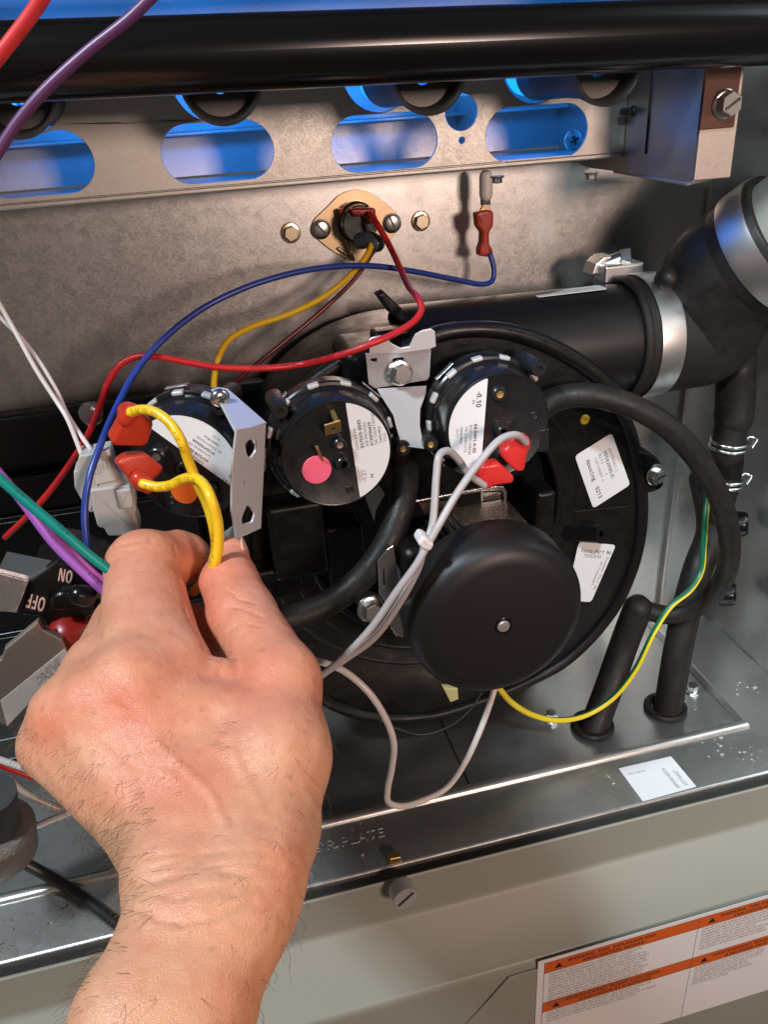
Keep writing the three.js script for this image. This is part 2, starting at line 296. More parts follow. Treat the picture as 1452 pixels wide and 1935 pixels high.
// ---------- burner compartment ----------
{
  const rail = thing('burner_rail', 'galvanized burner rail with long rounded slots glowing blue behind', 'rail');
  const xl = XL, xr = 0.2306, z = 0.04, yb = 0.339, yt = 0.396;
  const h = [];
  const S = (a, b) => slotPts(a[0], b[0], b[1], a[1], (a[1] - b[1]) / 2);
  h.push(S([-0.0904,0.3701,0.04], [-0.0377,0.3436,0.04]), S([-0.0073,0.3689,0.04], [0.0455,0.3431,0.04]), S([0.0735,0.3673,0.04], [0.1276,0.342,0.04]), S([0.1531,0.3661,0.04], [0.209,0.341,0.04]));
  const hc = [0.1404,0.3655,0.04]; h.push(circlePts(hc[0], hc[1], 0.0084));
  const hs = [0.1405,0.3528,0.04]; h.push(circlePts(hs[0], hs[1], 0.0016, 14));
  for (const c of [[-0.0626,0.3867,0.04], [0.0204,0.3867,0.04], [0.0995,0.386,0.04], [0.1799,0.385,0.04]]) h.push(circlePts(c[0], c[1], 0.0181));
  const sh = shapeOf([[xl, yb + 0.002], [xr, yb + 0.002], [xr, yt], [xl, yt]], h);
  const g = new THREE.ExtrudeGeometry(sh, { depth: 0.0012, bevelEnabled: true, bevelThickness: 0.0002, bevelSize: 0.0002, bevelOffset: -0.0002, bevelSegments: 1 }); g.translate(0, 0, z - 0.0012);
  M.rail = std({ color: C(0.58, 0.56, 0.52), metalness: 0.85, roughness: 0.66, map: rep(spMap, 11), roughnessMap: rep(spRough, 11), bumpMap: rep(grain, 12), bumpScale: 0.00002 });
  part('slotted_plate', uvm(g), M.rail, rail);
  part('bottom_flange', boxx(xl, xr, yb - 0.0006, yb + 0.0021, 0.0008, z + 0.0004, 0.001), M.rail, rail);
  part('box_back', boxx(xl, xr + 0.05, yb + 0.002, 0.424, -0.044, -0.042), M.rail, rail);
  part('box_floor', boxx(xl, xr, yb - 0.0006, yb + 0.0008, -0.042, 0.0006), M.rail, rail);
  part('box_ledge', boxx(xl, xr, 0.362, 0.364, -0.0419, -0.028, 0.0008), M.rail, rail);
  part('shading_roof', boxx(xl, xr + 0.05, 0.424, 0.426, -0.044, 0.134), M.rail, rail);  // unseen roof, set low and far forward to keep lamp light out of the box
  part('inner_bracket', boxx(0.165, 0.168, 0.341, 0.372, -0.0417, 0.0), M.rail, rail);
  // end bracket turned towards the room
  part('end_panel', boxx(xr + 0.0002, xr + 0.0018, yb - 0.008, 0.44, -0.0417, 0.1055), M.galv, rail);
  part('end_seam', boxx(xr - 0.0006, xr + 0.0002, yb + 0.002, 0.42, 0.0625, 0.0632), M.darkSlot, rail);
  const f0 = [0.229,0.3309,0.1065], f1 = [0.2499,0.3345,0.1065];
  part('end_flange', boxx(xr + 0.0003, f1[0], yb - 0.0075, 0.415, 0.1057, 0.1071, 0.0005), M.tin = std({ color: C(0.6, 0.5, 0.44), metalness: 0.75, roughness: 0.42, map: rep(spMap, 9), bumpMap: rep(grain, 12), bumpScale: 0.00003 }), rail);
  part('foot_flange', slab([[0.2336,0.3308,0.0249], [0.2276,0.3308,0.1066], [0.2649,0.3308,0.0839], [0.2668,0.3308,0.0446]], 0.0013, { bevel: 0.0003 }), M.tin, rail);
  const st = [0.2345,0.3655,0.1095];
  const strip = part('brown_strip', boxx([0.2294,0.3531,0.1095][0], [0.2467,0.352,0.1095][0], [0.2377,0.353,0.1095][1], 0.415, 0.1073, 0.1095, 0.0004), std({ color: C(0.085, 0.028, 0.012), roughness: 0.45, metalness: 0.2, bumpMap: rep(grain, 20), bumpScale: 0.0001 }), rail);
  hexScrew(rail, [0.24,0.3628,0.1097], [0, 0, 1], { r: 0.0052, h: 0.0055, washer: 0.0062, spin: 0.55 });
  hexScrew(rail, [0.2304,0.3604,0.0471], [-1, 0, 0], { r: 0.0018, h: 0.006, washer: 0.0026, slot: 0, mat: M.darkSlot, name: 'stud' });
  roundScrew(rail, [0.2198,0.3462,0.001], [0, 0, 1], 0.0056, M.bolt);
  hexScrew(rail, [0.1457,0.3383,0.0765], [0, -1, 0], { r: 0.0024, h: 0.0025, washer: 0.0034, slot: 0 });
  hexScrew(rail, [0.1838,0.3383,0.097], [0, -1, 0], { r: 0.0024, h: 0.0025, washer: 0.0034, slot: 0 });
  settle(rail);
  // burners with their flames
  M.flame = new THREE.MeshStandardMaterial({ color: C(0.02, 0.05, 0.1), emissive: C(0.01, 0.34, 1), emissiveIntensity: 1.6 });
  const names = ['behind the purple wire', 'with a flame glint in its mouth', 'above the round hole of the rail', 'next to the end bracket of the rail'];
  [[-0.0563,0.3841,0.104], [0.0208,0.3837,0.104], [0.1056,0.3821,0.104], [0.1858,0.3806,0.104]].forEach((p, i) => {
    const b = thing('gas_burner', 'dark burner tube under the gas pipe ' + names[i], 'burner', 'gas burners in a row');
    part('venturi_tube', crease(lathe([[0.0125, -0.075], [0.0118, -0.04], [0.0125, -0.02], [0.0155, -0.004], [0.0158, 0], [0.0147, 0.0006], [0.0142, 0], [0.0105, -0.02], [0.0105, -0.072]], 36)), M.burner, b);
    part('orifice_plate', crease(lathe([[0.0042, -0.012], [0.0135, -0.012], [0.0135, -0.010], [0.0042, -0.010], [0.0042, -0.012]], 32)), M.burner, b);
    const f = part('flame', crease(lathe([[0, 0], [0.007, 0.0], [0.0105, -0.008], [0.010, -0.016], [0.006, -0.028], [0, -0.036]], 24), 1.2), M.flame, b); f.position.z = -0.077;
    const l = new THREE.PointLight(C(0.014, 0.22, 1), 0.0095); l.name = 'flame_light'; l.position.set(0, 0, -0.092); l.castShadow = true; l.shadow.radius = 0.3; b.add(l);
    b.position.set(...p);
  });
  // gas manifold pipe in front
  const mp = thing('gas_manifold', 'glossy black gas manifold pipe running across above the burner rail', 'pipe');
  const a = [-0.3, 0.3955, 0.132], e = [0.42, 0.3865, 0.132], d = V(e).sub(V(a)), pg = new THREE.CylinderGeometry(0.0122, 0.0122, d.length(), 48, 60, true);
  { const p = pg.attributes.position; for (let i = 0; i < p.count; i++) { const k = 1 + 0.006 * noise.noise(p.getX(i) * 90, p.getY(i) * 40, p.getZ(i) * 90); p.setXYZ(i, p.getX(i) * k, p.getY(i), p.getZ(i) * k); } pg.computeVertexNormals(); }
  const pm = part('pipe_body', pg, M.pipe, mp); pm.position.copy(V(a)).addScaledVector(d, 0.5); pm.quaternion.setFromUnitVectors(new THREE.Vector3(0, 1, 0), d.clone().normalize());
  settle(mp);
}

// ---------- limit switch on the back panel ----------
{
  const t = thing('limit_switch', 'round limit switch on a gold diamond flange with red and yellow wires', 'limit switch');
  const Z = 0.0016;
  const fl = [[[0.0661,0.3146,0.0016],[0.0675,0.3172,0.0016],[0.0762,0.3236,0.0016],[0.0821,0.3285,0.0016],[0.0881,0.3303,0.0016],[0.094,0.3305,0.0016],[0.0998,0.3284,0.0016],[0.1047,0.3249,0.0016],[0.1105,0.3203,0.0016],[0.1144,0.3165,0.0016],[0.1168,0.3114,0.0016],[0.1143,0.3063,0.0016],[0.1062,0.2992,0.0016],[0.0981,0.2939,0.0016],[0.0903,0.2921,0.0016],[0.0851,0.2934,0.0016],[0.0797,0.297,0.0016],[0.0754,0.2999,0.0016],[0.0676,0.3071,0.0016],[0.0661,0.3111,0.0016]]][0];
  part('flange', slab(fl, 0.0012, { bevel: 0.0003, round: 0.004 }), M.gold = std({ color: C(0.62, 0.45, 0.27), metalness: 0.85, roughness: 0.36, map: rep(spMap, 10), bumpMap: rep(grain, 30), bumpScale: 0.00005 }), t);
  for (const [p, s] of [[[0.0708,0.3117,0.0018], -0.9], [[0.1114,0.3112,0.0018], -1.15]]) {
    const m = part('screw', crease(lathe([[0, 0], [0.0052, 0], [0.0054, 0.0005], [0.0046, 0.0008], [0.0044, 0.0018], [0.0036, 0.0022], [0, 0.0022]], 28)), M.bolt, t); face(m, p, [0, 0, 1], s);
    part('slot', box(0.0085, 0.0011, 0.0005, 0, 0, 0.0022), M.darkSlot, m);
  }
  const c = [0.0901,0.3144,0.004], b = part('body', crease(lathe([[0, -0.002], [0.0105, -0.002], [0.0108, 0.004], [0.0098, 0.0045], [0.0098, 0.013], [0.0092, 0.0138], [0, 0.0138]], 36)), M.switchBlack, t); b.position.set(...c);
  part('blade', slab([[0.0905,0.3092,0.02], [0.0939,0.3083,0.02], [0.0934,0.3056,0.02], [0.0899,0.3062,0.02]], 0.001), M.zinc, t);
  part('red_boot', slab([[[0.0845,0.3232,0.022],[0.0973,0.3225,0.022],[0.0983,0.3211,0.022],[0.0978,0.3171,0.022],[0.096,0.3143,0.022],[0.0928,0.3152,0.022],[0.0913,0.3187,0.022],[0.0863,0.3191,0.022],[0.0847,0.3213,0.022]]][0], 0.009, { bevel: 0.0016, round: 0.001 }), M.redDark = phys({ color: C(0.3, 0.012, 0.008), roughness: 0.35, transmission: 0.12, thickness: 0 }), t);
  part('red_boot_base', slab([[[0.0803,0.322,0.01],[0.0869,0.3225,0.01],[0.0869,0.3178,0.01],[0.0806,0.317,0.01]]][0], 0.006, { bevel: 0.001 }), M.redDark, t);
  part('clear_boot', rod([[0.0898,0.306,0.018], [0.0935,0.307,0.024], [0.096,0.3054,0.028]], 0.0046, 14), phys({ color: C(0.14, 0.16, 0.2), roughness: 0.25, transmission: 0.5, thickness: 0 }), t);
  part('spring_clip', mergeGeometries([rod([[0.0842,0.3046,0.004], [0.0859,0.2976,0.006], [0.0873,0.2943,0.004]], 0.0011, 8), rod([[0.0795,0.3006,0.003], [0.0872,0.2947,0.003]], 0.0009, 8)]), M.tan, t);
  settle(t);
}
// ---------- flame sensor ----------
{
  const t = thing('flame_sensor', 'white ceramic sensor rod under the rail ending in a red crimp terminal', 'sensor');
  part('ceramic', rod([[0.16,0.3331,0.022], [0.16,0.324,0.022]], 0.0036, 16), phys({ color: C(0.66, 0.64, 0.6), roughness: 0.35 }), t);
  part('pin', slab([[0.1574,0.3234,0.0225], [0.1626,0.323,0.0225], [0.1626,0.3184,0.0225], [0.1574,0.3188,0.0225]], 0.0025, { bevel: 0.0004 }), M.darkSlot, t);
  part('crimp', slab([[0.1583,0.3193,0.0225], [0.162,0.319,0.0225], [0.1638,0.3144,0.0225], [0.1558,0.3151,0.0225]], 0.002, { bevel: 0.0004 }), M.tan, t);
  part('red_sleeve', slab([[[0.1529,0.3153,0.026],[0.1557,0.3163,0.026],[0.1601,0.3166,0.026],[0.1627,0.3157,0.026],[0.1634,0.3142,0.026],[0.1632,0.3078,0.026],[0.1608,0.3045,0.026],[0.161,0.2984,0.026],[0.1631,0.2952,0.026],[0.1628,0.2916,0.026],[0.1597,0.2916,0.026],[0.1548,0.2927,0.026],[0.1546,0.2962,0.026],[0.1561,0.2994,0.026],[0.1564,0.3049,0.026],[0.1535,0.3086,0.026]]][0], 0.0075, { bevel: 0.0018, round: 0.0008 }), M.redTerm2 = phys({ color: C(0.5, 0.05, 0.02), roughness: 0.33, transmission: 0.2, thickness: 0 }), t);
  settle(t);
}

// ---------- draft inducer ----------
const AX = [0.1108,0.1567,0.18];
{
  const t = thing('inducer_housing', 'large round black plastic blower housing with two white stickers', 'blower housing');
  const zf = 0.075, out = [[0.1153,0.2666,0.075],[0.1438,0.2648,0.075],[0.1675,0.2563,0.075],[0.1958,0.2388,0.075],[0.2235,0.2104,0.075],[0.2393,0.1715,0.075],[0.2455,0.1309,0.075],[0.242,0.0969,0.075],[0.2288,0.065,0.075],[0.2006,0.0349,0.075],[0.1709,0.0223,0.075],[0.1319,0.013,0.075],[0.1044,0.0104,0.075],[0.078,0.0148,0.075],[0.0525,0.0262,0.075],[0.0326,0.0428,0.075],[0.0131,0.0686,0.075],[0.0014,0.1009,0.075],[-0.0023,0.1399,0.075],[0.0014,0.1763,0.075],[0.0133,0.2116,0.075],[0.0334,0.2406,0.075],[0.0567,0.257,0.075],[0.0846,0.2657,0.075]];
  const cv = new THREE.CatmullRomCurve3(out.map(V), true, 'centripetal'), ring = cv.getPoints(110).slice(0, -1).map((p) => [p.x, p.y]);
  const g = new THREE.ExtrudeGeometry(shapeOf(ring, [circlePts(AX[0], AX[1], 0.074, 64)]), { depth: 0.058, bevelEnabled: true, bevelThickness: 0.003, bevelSize: 0.003, bevelOffset: -0.003, bevelSegments: 3 }); g.translate(0, 0, zf - 0.061);
  part('scroll_case', uvm(crease(mergeVertices(g.toNonIndexed(), 1e-6), 0.6)), M.plastic, t);
  part('rim', new THREE.TubeGeometry(new THREE.CatmullRomCurve3(out.map((p) => new THREE.Vector3(AX[0] + (p[0] - AX[0]) * 0.975, AX[1] + (p[1] - AX[1]) * 0.975, zf - 0.0005)), true, 'centripetal'), 160, 0.0042, 10, true), M.plastic, t);
  part('recess_floor', crease(lathe([[0, 0.048], [0.03, 0.048], [0.05, 0.05], [0.066, 0.05], [0.0738, 0.058]], 64)), M.plastic, t).position.set(AX[0], AX[1], 0);
  part('inner_ring', new THREE.TorusGeometry(0.0752, 0.0022, 10, 80), M.plastic, t).position.set(AX[0], AX[1], zf);
  for (const r of [0.087, 0.0985]) part('ring_ridge', new THREE.TorusGeometry(r, 0.0016, 8, 96), M.plastic, t).position.set(AX[0], AX[1], zf - 0.0011);
  part('seam_rib', slab([[0.1955,0.1495,0.0762], [0.232,0.1465,0.0762], [0.2322,0.1443,0.0762], [0.1956,0.1473,0.0762]], 0.002, { bevel: 0.0005 }), M.plastic, t);
  // ribs and bosses
  for (const [p, w, h, d] of [[[0.0297,0.1681,0.082], 0.03, 0.045, 0.02], [[0.0547,0.1532,0.082], 0.022, 0.04, 0.018], [[0.0153,0.1428,0.08], 0.03, 0.02, 0.018], [[0.1739,0.1549,0.075], 0.012, 0.03, 0.02]]) part('rib_block', box(w, h, d, ...p, 0.003), M.plastic, t);
  const bz = part('screw_boss', at(crease(lathe([[0.0022, 0.03], [0.0058, 0.03], [0.0062, 0], [0.0068, -0.03], [0.002, -0.03]], 28)), [0.1904,0.1321,0.066], [0.5, 0.25, 0.8]), M.plastic, t);
  part('boss_cap', at(crease(lathe([[0.002, 0.0302], [0.0059, 0.0302], [0.0059, 0.031], [0.002, 0.031], [0.002, 0.0302]], 28)), [0.1904,0.1321,0.066], [0.5, 0.25, 0.8]), M.plastic, t);
  // mounting ear with washer screw
  part('mounting_ear', slab([[0.232,0.1845,0.079],[0.2444,0.1792,0.079],[0.2533,0.1675,0.079],[0.2523,0.1553,0.079],[0.242,0.1536,0.079],[0.2354,0.16,0.079]], 0.014, { bevel: 0.002, round: 0.004 }), M.plastic, t);
  hexScrew(t, [0.2455,0.1666,0.0795], [0.15, 0.1, 1], { r: 0.0042, h: 0.0045, washer: 0.0068, spin: 0.2, mat: M.steel });
  // outlet pipe and its collar
  const px = (x0, x1, r0, r1, z = 0.06) => { const q = new THREE.CylinderGeometry(r1, r0, x1 - x0, 56, 1, true); q.rotateZ(-Math.PI / 2); q.translate((x0 + x1) / 2, 0.246, z); return q; };
  part('outlet_pipe', px(0.098, 0.236, 0.0325, 0.030), M.plasticPipe = phys({ color: C(0.007, 0.006, 0.0053), roughness: 0.4, specularIntensity: 0.8 }), t);
  const arch = [[0.0925,0.266,0.097],[0.106,0.2715,0.097],[0.1221,0.2725,0.097],[0.1439,0.2688,0.097],[0.1666,0.2588,0.097],[0.1877,0.2448,0.097],[0.2096,0.2253,0.097]];
  part('front_arch', rod(arch, 0.0042, 12), M.plastic, t);
  part('front_shoulder', slab([...arch, ...[[0.2082,0.2208,0.097],[0.1855,0.2316,0.097],[0.1559,0.2363,0.097],[0.1134,0.2436,0.097],[0.0919,0.252,0.097]]], 0.02, { bevel: 0.002 }), M.plastic, t);
  part('tower_block', boxx(0.0625, 0.094, 0.222, 0.2665, 0.05, 0.088, 0.006), M.plastic, t);
  part('tower_cap', box(0.024, 0.009, 0.012, 0.092, 0.2675, 0.075, 0.0025).rotateZ(0), M.plastic, t);
  part('tower_clip', slab([[0.082,0.2907,0.084],[0.0857,0.2921,0.084],[0.0947,0.2825,0.084],[0.0971,0.2762,0.084],[0.0938,0.2756,0.084],[0.0875,0.282,0.084]], 0.008, { bevel: 0.0015 }), M.plastic, t);
  part('dab', at(crease(lathe([[0, 0.0008], [0.0025, 0.0006], [0.003, 0], [0, 0]], 18)), [0.1994,0.2068,0.0756]), std({ color: C(0.62, 0.4, 0.02), roughness: 0.4 }), t);
  sticker('part_sticker', [[0.1944,0.1852,0.0758],[0.2167,0.1962,0.0758],[0.2316,0.1606,0.0758],[0.2084,0.1487,0.0758]], [0.1944,0.1852,0.0758], [0.2167,0.1962,0.0758], [0.2084,0.1487,0.0758], 360, 512, (x, w, h) => {
    blank(x, w, h); const R = Math.PI / 2;
    txt(x, 'JX1100307-1', 300, 96, R, 36, 'monospace'); txt(x, '70582690JC', 252, 100, R, 44, 'monospace', 'bold'); txt(x, 'R213  - 1', 206, 104, R, 38, 'monospace'); txt(x, '1JX1100307.1', 160, 110, R, 32, 'monospace'); txt(x, 'Housing  0213', 92, 90, R, 48, 'monospace', 'bold');
  }, t, { round: 0.0025 }).userData.label = 'white sticker printed with part numbers and the word Housing';
  sticker('maker_sticker', [[0.2004,0.1272,0.0758],[0.2257,0.1201,0.0758],[0.2116,0.0805,0.0758],[0.1938,0.086,0.0758]], [0.2004,0.1272,0.0758], [0.2257,0.1201,0.0758], [0.1872,0.089,0.0758], 420, 512, (x, w, h) => {
    blank(x, w, h); txt(x, 'Fasco Part No', 60, 70, 0, 44, 'monospace', 'bold'); txt(x, '70582690', 110, 115, 0, 42, 'monospace'); txt(x, '0171R00001', 340, 160, Math.PI / 2, 36, 'monospace'); txt(x, 'Goodman Part No', 388, 110, Math.PI / 2, 34, 'monospace');
  }, t, { round: 0.0025 }).userData.label = 'white sticker with a part number, half hidden by the motor cap';
  sticker('pipe_sticker', [[0.172, 0.2768, 0.058], [0.212, 0.2768, 0.058], [0.212, 0.2768, 0.068], [0.172, 0.2768, 0.068]], [0.172, 0.2768, 0.058], [0.212, 0.2768, 0.058], [0.172, 0.2768, 0.068], 512, 128, (x, w, h) => { blank(x, w, h); txt(x, 'CAUTION 70582690 0213', 60, 64, 0, 30, 'monospace'); }, t, { round: 0.002 });
  settle(t);

  // motor
  const m = thing('inducer_motor', 'round matte black motor with a rivet in the middle of its cap', 'motor');
  const cap = part('end_cap', crease(lathe([[0, 0], [0.0315, -0.0001], [0.0345, -0.0006], [0.0378, -0.0020], [0.0405, -0.0044], [0.0421, -0.0076], [0.0427, -0.0115], [0.0428, -0.024], [0.0405, -0.025], [0, -0.025]], 96), 1.1), M.cap, m); cap.position.set(AX[0], AX[1], 0.18);
  part('rivet', crease(lathe([[0.0001, 0.0012], [0.0025, 0.0011], [0.003, 0.0006], [0.0031, -0.001]], 24), 0.5), std({ color: C(0.4, 0.34, 0.3), metalness: 0.7, roughness: 0.45 }), m).position.set(AX[0], AX[1], 0.18);
  part('rivet_well', crease(lathe([[0.0031, 0.00005], [0.0042, 0.00012], [0.0044, 0.0]], 24)), M.pipe, m).position.set(AX[0], AX[1], 0.1801);
  part('core', box(0.058, 0.05, 0.034, AX[0], AX[1] + 0.002, 0.127, 0.004), M.plastic, m);
  part('coil', box(0.024, 0.02, 0.026, AX[0] - 0.026, AX[1] + 0.018, 0.134, 0.006), M.plastic, m);
  part('tape_wrap', box(0.04, 0.014, 0.03, AX[0] + 0.006, AX[1] + 0.027, 0.134, 0.005), std({ color: C(0.026, 0.017, 0.011), roughness: 0.38, bumpMap: rep(grain, 12), bumpScale: 0.0003 }), m);
  for (let i = 0; i < 5; i++) part('lamination', box(0.0016, 0.018, 0.022, AX[0] - 0.021 + i * 0.0034, AX[1] + 0.024 + i * 0.0005, 0.139, 0.0003), M.plasticGloss, m);
  // slotted bracket legs
  part('bracket_leg', slab([[0.0618,0.1792,0.142],[0.0666,0.1847,0.142],[0.0699,0.1863,0.142],[0.0707,0.1767,0.142],[0.0715,0.1538,0.142],[0.0731,0.1456,0.142],[0.0721,0.1321,0.142],[0.0684,0.1338,0.142],[0.066,0.14,0.142],[0.066,0.1519,0.142],[0.0613,0.1606,0.142]], 0.0016, { bevel: 0.0003, holes: [[[0.0636,0.1751,0.142],[0.0651,0.1748,0.142],[0.065,0.1636,0.142],[0.0633,0.164,0.142]]] }), M.zincWarm = std({ color: C(0.6, 0.54, 0.5), metalness: 0.95, roughness: 0.26, bumpMap: rep(grain, 20), bumpScale: 0.00006 }), m);
  part('bracket_leg', slab([[0.0836,0.1974,0.122],[0.1211,0.1987,0.122],[0.1301,0.1982,0.122],[0.1331,0.1972,0.122],[0.1346,0.1942,0.122],[0.1347,0.176,0.122],[0.1334,0.1766,0.122],[0.1332,0.1937,0.122],[0.1315,0.1954,0.122],[0.1221,0.1965,0.122],[0.1224,0.1859,0.122],[0.121,0.1861,0.122],[0.1208,0.1967,0.122],[0.0839,0.1965,0.122]], 0.0016, { bevel: 0.0003 }), M.zincWarm, m);
  part('bracket_web', slab([[0.1221,0.1946,0.119],[0.1327,0.1931,0.119],[0.1328,0.1802,0.119],[0.1221,0.1822,0.119]], 0.0012, { holes: [[[0.1299,0.1895,0.119],[0.1317,0.1892,0.119],[0.1317,0.1812,0.119],[0.13,0.1815,0.119]]] }), M.zincWarm, m);
  part('bracket_gusset', slab([[0.0893,0.1943,0.118],[0.1092,0.1915,0.118],[0.1119,0.1835,0.118],[0.0924,0.1863,0.118]], 0.0012), std({ color: C(0.09, 0.06, 0.045), metalness: 0.6, roughness: 0.4 }), m);
  hexScrew(m, [0.0561,0.154,0.143], [0.1, 0.2, 1], { r: 0.0048, h: 0.006, washer: 0.0068, slot: 0, mat: M.steel });
  part('yellow_tab', slab([[0.0956,0.0838,0.13],[0.1042,0.0808,0.13],[0.1046,0.0731,0.13],[0.0997,0.0721,0.13]], 0.004, { bevel: 0.0008 }), std({ color: C(0.5, 0.47, 0.22), roughness: 0.4 }), m);
  sticker('rating_sticker', [[AX[0] - 0.0375, AX[1] - 0.016, 0.118], [AX[0] - 0.0375, AX[1] + 0.018, 0.118], [AX[0] - 0.0375, AX[1] + 0.018, 0.138], [AX[0] - 0.0375, AX[1] - 0.016, 0.138]], [AX[0] - 0.0375, AX[1] + 0.018, 0.118], [AX[0] - 0.0375, AX[1] - 0.016, 0.118], [AX[0] - 0.0375, AX[1] + 0.018, 0.138], 256, 160, (x, w, h) => { blank(x, w, h); for (let i = 0; i < 5; i++) txt(x, ['70582690', '115V 60HZ', '1 PH 1.2A', 'RPM 3400', 'THERMALLY'][i], 14, 22 + i * 28, 0, 24, 'monospace', 'bold'); }, m);
  settle(m);
}

// ---------- vent coupling, clamps and vent pipe ----------
{
  const el = thing('rubber_coupling', 'black rubber elbow coupling joining the outlet pipe to the grey vent pipe', 'coupling');
  part('sleeve', (() => { const g = new THREE.CylinderGeometry(0.0335, 0.0335, 0.05, 56, 1, true); g.rotateZ(-Math.PI / 2); g.translate(0.2505, 0.246, 0.06); return g; })(), M.rubber, el);
  part('sleeve_lip', (() => { const g = new THREE.TorusGeometry(0.0322, 0.0023, 12, 64); g.rotateY(Math.PI / 2); g.translate(0.2262, 0.246, 0.06); return g; })(), M.rubber, el);
  part('elbow', tube([[0.262, 0.246, 0.06], [0.274, 0.2465, 0.062], [0.2765, 0.2786, 0.0765], [0.2833, 0.2885, 0.0871]], 0.0325, 40, 40), M.rubber, el);
  part('drain_spout', rod([[0.301, 0.24, 0.058], [0.3055, 0.21, 0.06], [0.3065, 0.187, 0.062]], 0.0115, 24), M.rubber, el);
  part('side_nub', rod([[0.2425,0.28,0.075], [0.2647,0.2787,0.07]], 0.0068, 20), M.rubber, el);
  settle(el);
  const c1 = thing('hose_clamp', 'stainless worm-drive clamp around the rubber sleeve with its screw on top', 'clamp');
  part('band', (() => { const g = crease(lathe([[0.0341, -0.0068], [0.0346, -0.0068], [0.0347, -0.006], [0.0347, 0.006], [0.0346, 0.0068], [0.0341, 0.0068]], 72)); g.rotateY(Math.PI / 2); g.translate(0.239, 0.246, 0.06); return g; })(), M.stainless, c1);
  part('worm_housing', slab([[0.2151,0.2792,0.043],[0.217,0.285,0.043],[0.2222,0.2884,0.043],[0.2267,0.2885,0.043],[0.2276,0.2834,0.043],[0.2227,0.2824,0.043],[0.2213,0.2786,0.043]], 0.012, { bevel: 0.001 }), M.stainless, c1);
  part('saddle', box(0.024, 0.010, 0.014, 0.2315, 0.2795, 0.043, 0.0015), M.stainless, c1);
  part('worm_screw', rod([[0.2256,0.283,0.04], [0.2341,0.2857,0.042]], 0.0048, 20), M.bolt, c1);
  part('screw_head', at(hexHead(0.0062, 0.0055), [0.2331,0.2855,0.042], [0.86, 0.18, 0.48]), M.bolt, c1);
  part('copper_tag', slab([[0.2274,0.2785,0.052], [0.238,0.2783,0.052], [0.2373,0.2755,0.052], [0.227,0.276,0.052]], 0.003), M.tan, c1);
  settle(c1);
  const v = thing('vent_pipe', 'grey plastic vent pipe leaning out of a stainless clamp', 'pipe');
  const vc = [0.2883,0.296,0.095], vd = [0.42, 0.62, 0.66];
  part('pipe_wall', at(crease(lathe([[0.0298, -0.008], [0.0300, 0.3], [0.0278, 0.3], [0.0278, -0.008]], 72)), vc, vd), M.pvc, v); settle(v);
  const c2 = thing('vent_clamp', 'wide stainless band clamp around the foot of the grey vent pipe', 'clamp');
  part('rubber_collar', at(crease(lathe([[0.0303, 0.010], [0.0330, 0.0098], [0.0335, 0.009], [0.0335, -0.014], [0.031, -0.018], [0.0303, -0.014]], 72)), vc, vd), M.rubber, c2);
  part('band', at(crease(lathe([[0.0337, -0.0085], [0.0343, -0.0085], [0.0346, -0.0065], [0.0346, 0.0045], [0.0343, 0.0065], [0.0337, 0.0065]], 72)), vc, vd), M.stainless, c2);
  settle(c2);
}

// ---------- pressure switches ----------
const RF = 0.0255, ZF = 0.0195;
function pressureSwitch(label, { seg, draw, clips, ears, extra }) {
  const t = thing('pressure_switch', label, 'pressure switch', 'round black pressure switches');
  part('back_cup', crease(lathe([[0, -0.012], [0.02, -0.012], [0.024, -0.009], [0.0265, -0.0045], [0.0300, -0.004], [0.0302, 0.0004], [0.0300, 0.0008]], 64)), M.switchBlack, t);
  part('flange_ring', crease(lathe([[0.0303, -0.001], [0.0303, 0.004], [0.0296, 0.0048], [0.0283, 0.005], [0.0280, 0.0072], [0.0272, 0.0085], [0.0268, 0.0145], [0.0262, 0.0178], [0.0256, ZF - 0.0003], [0.0250, ZF]], 72), 0.35), M.switchGloss, t);
  part('face_disc', crease(lathe([[0, ZF - 0.0004], [0.0248, ZF - 0.0004], [0.0252, ZF - 0.0002]], 72)), M.switchBlack, t);
  for (const a of clips) { const q = part('crimp_clip', box(0.0054, 0.0022, 0.004, 0, 0, 0, 0.0009), M.crimp, t); q.position.set(0.0294 * Math.cos(a), 0.0294 * Math.sin(a), 0.0045); q.rotation.z = a - Math.PI / 2; }
  for (const a of clips.filter((_, i) => i % 3 === 1)) { const q = part('crimp_band', box(0.011, 0.0006, 0.003, 0, 0, 0, 0.0002), M.zinc, t); q.position.set(0.0312 * Math.cos(a + 0.05), 0.0312 * Math.sin(a + 0.05), 0.0005); q.rotation.z = a + 0.05 - Math.PI / 2; }
  for (const [a, r, mat] of ears) {
    const x = r * Math.cos(a), y = r * Math.sin(a);
    part('tube_port', crease(lathe([[0.0016, 0.014], [0.0034, 0.014], [0.0038, 0.0132], [0.0044, 0], [0.0044, -0.006], [0, -0.006]], 24)), M.switchBlack, t).position.set(x, y, 0.002);
    part('port_bore', crease(lathe([[0, 0.0128], [0.0016, 0.0128], [0.0016, 0.014]], 16)), mat || M.bore, t).position.set(x, y, 0.002);
  }
  // label: a circle segment
  const [phi, off] = seg, pts = [], A = Math.acos(off / 0.0245);
  for (let i = 0; i <= 30; i++) { const a = phi - A + 2 * A * i / 30; pts.push([0.0245 * Math.cos(a), 0.0245 * Math.sin(a), ZF + 0.0002]); }
  sticker('label', pts, [-RF, RF, ZF], [RF, RF, ZF], [-RF, -RF, ZF], 768, 768, (x, w, h) => {
    blank(x, w, h); const f = (s, u, v, ang, size, weight = '', font = 'sans-serif') => txt(x, s, (u + 1) / 2 * w, (1 - v) / 2 * h, ang, size * 0.72, font, weight); draw(f);
  }, t, { round: 0.0008 });
  extra(t); return t;
}
M.bore = std({ color: C(0.003), roughness: 0.8 });
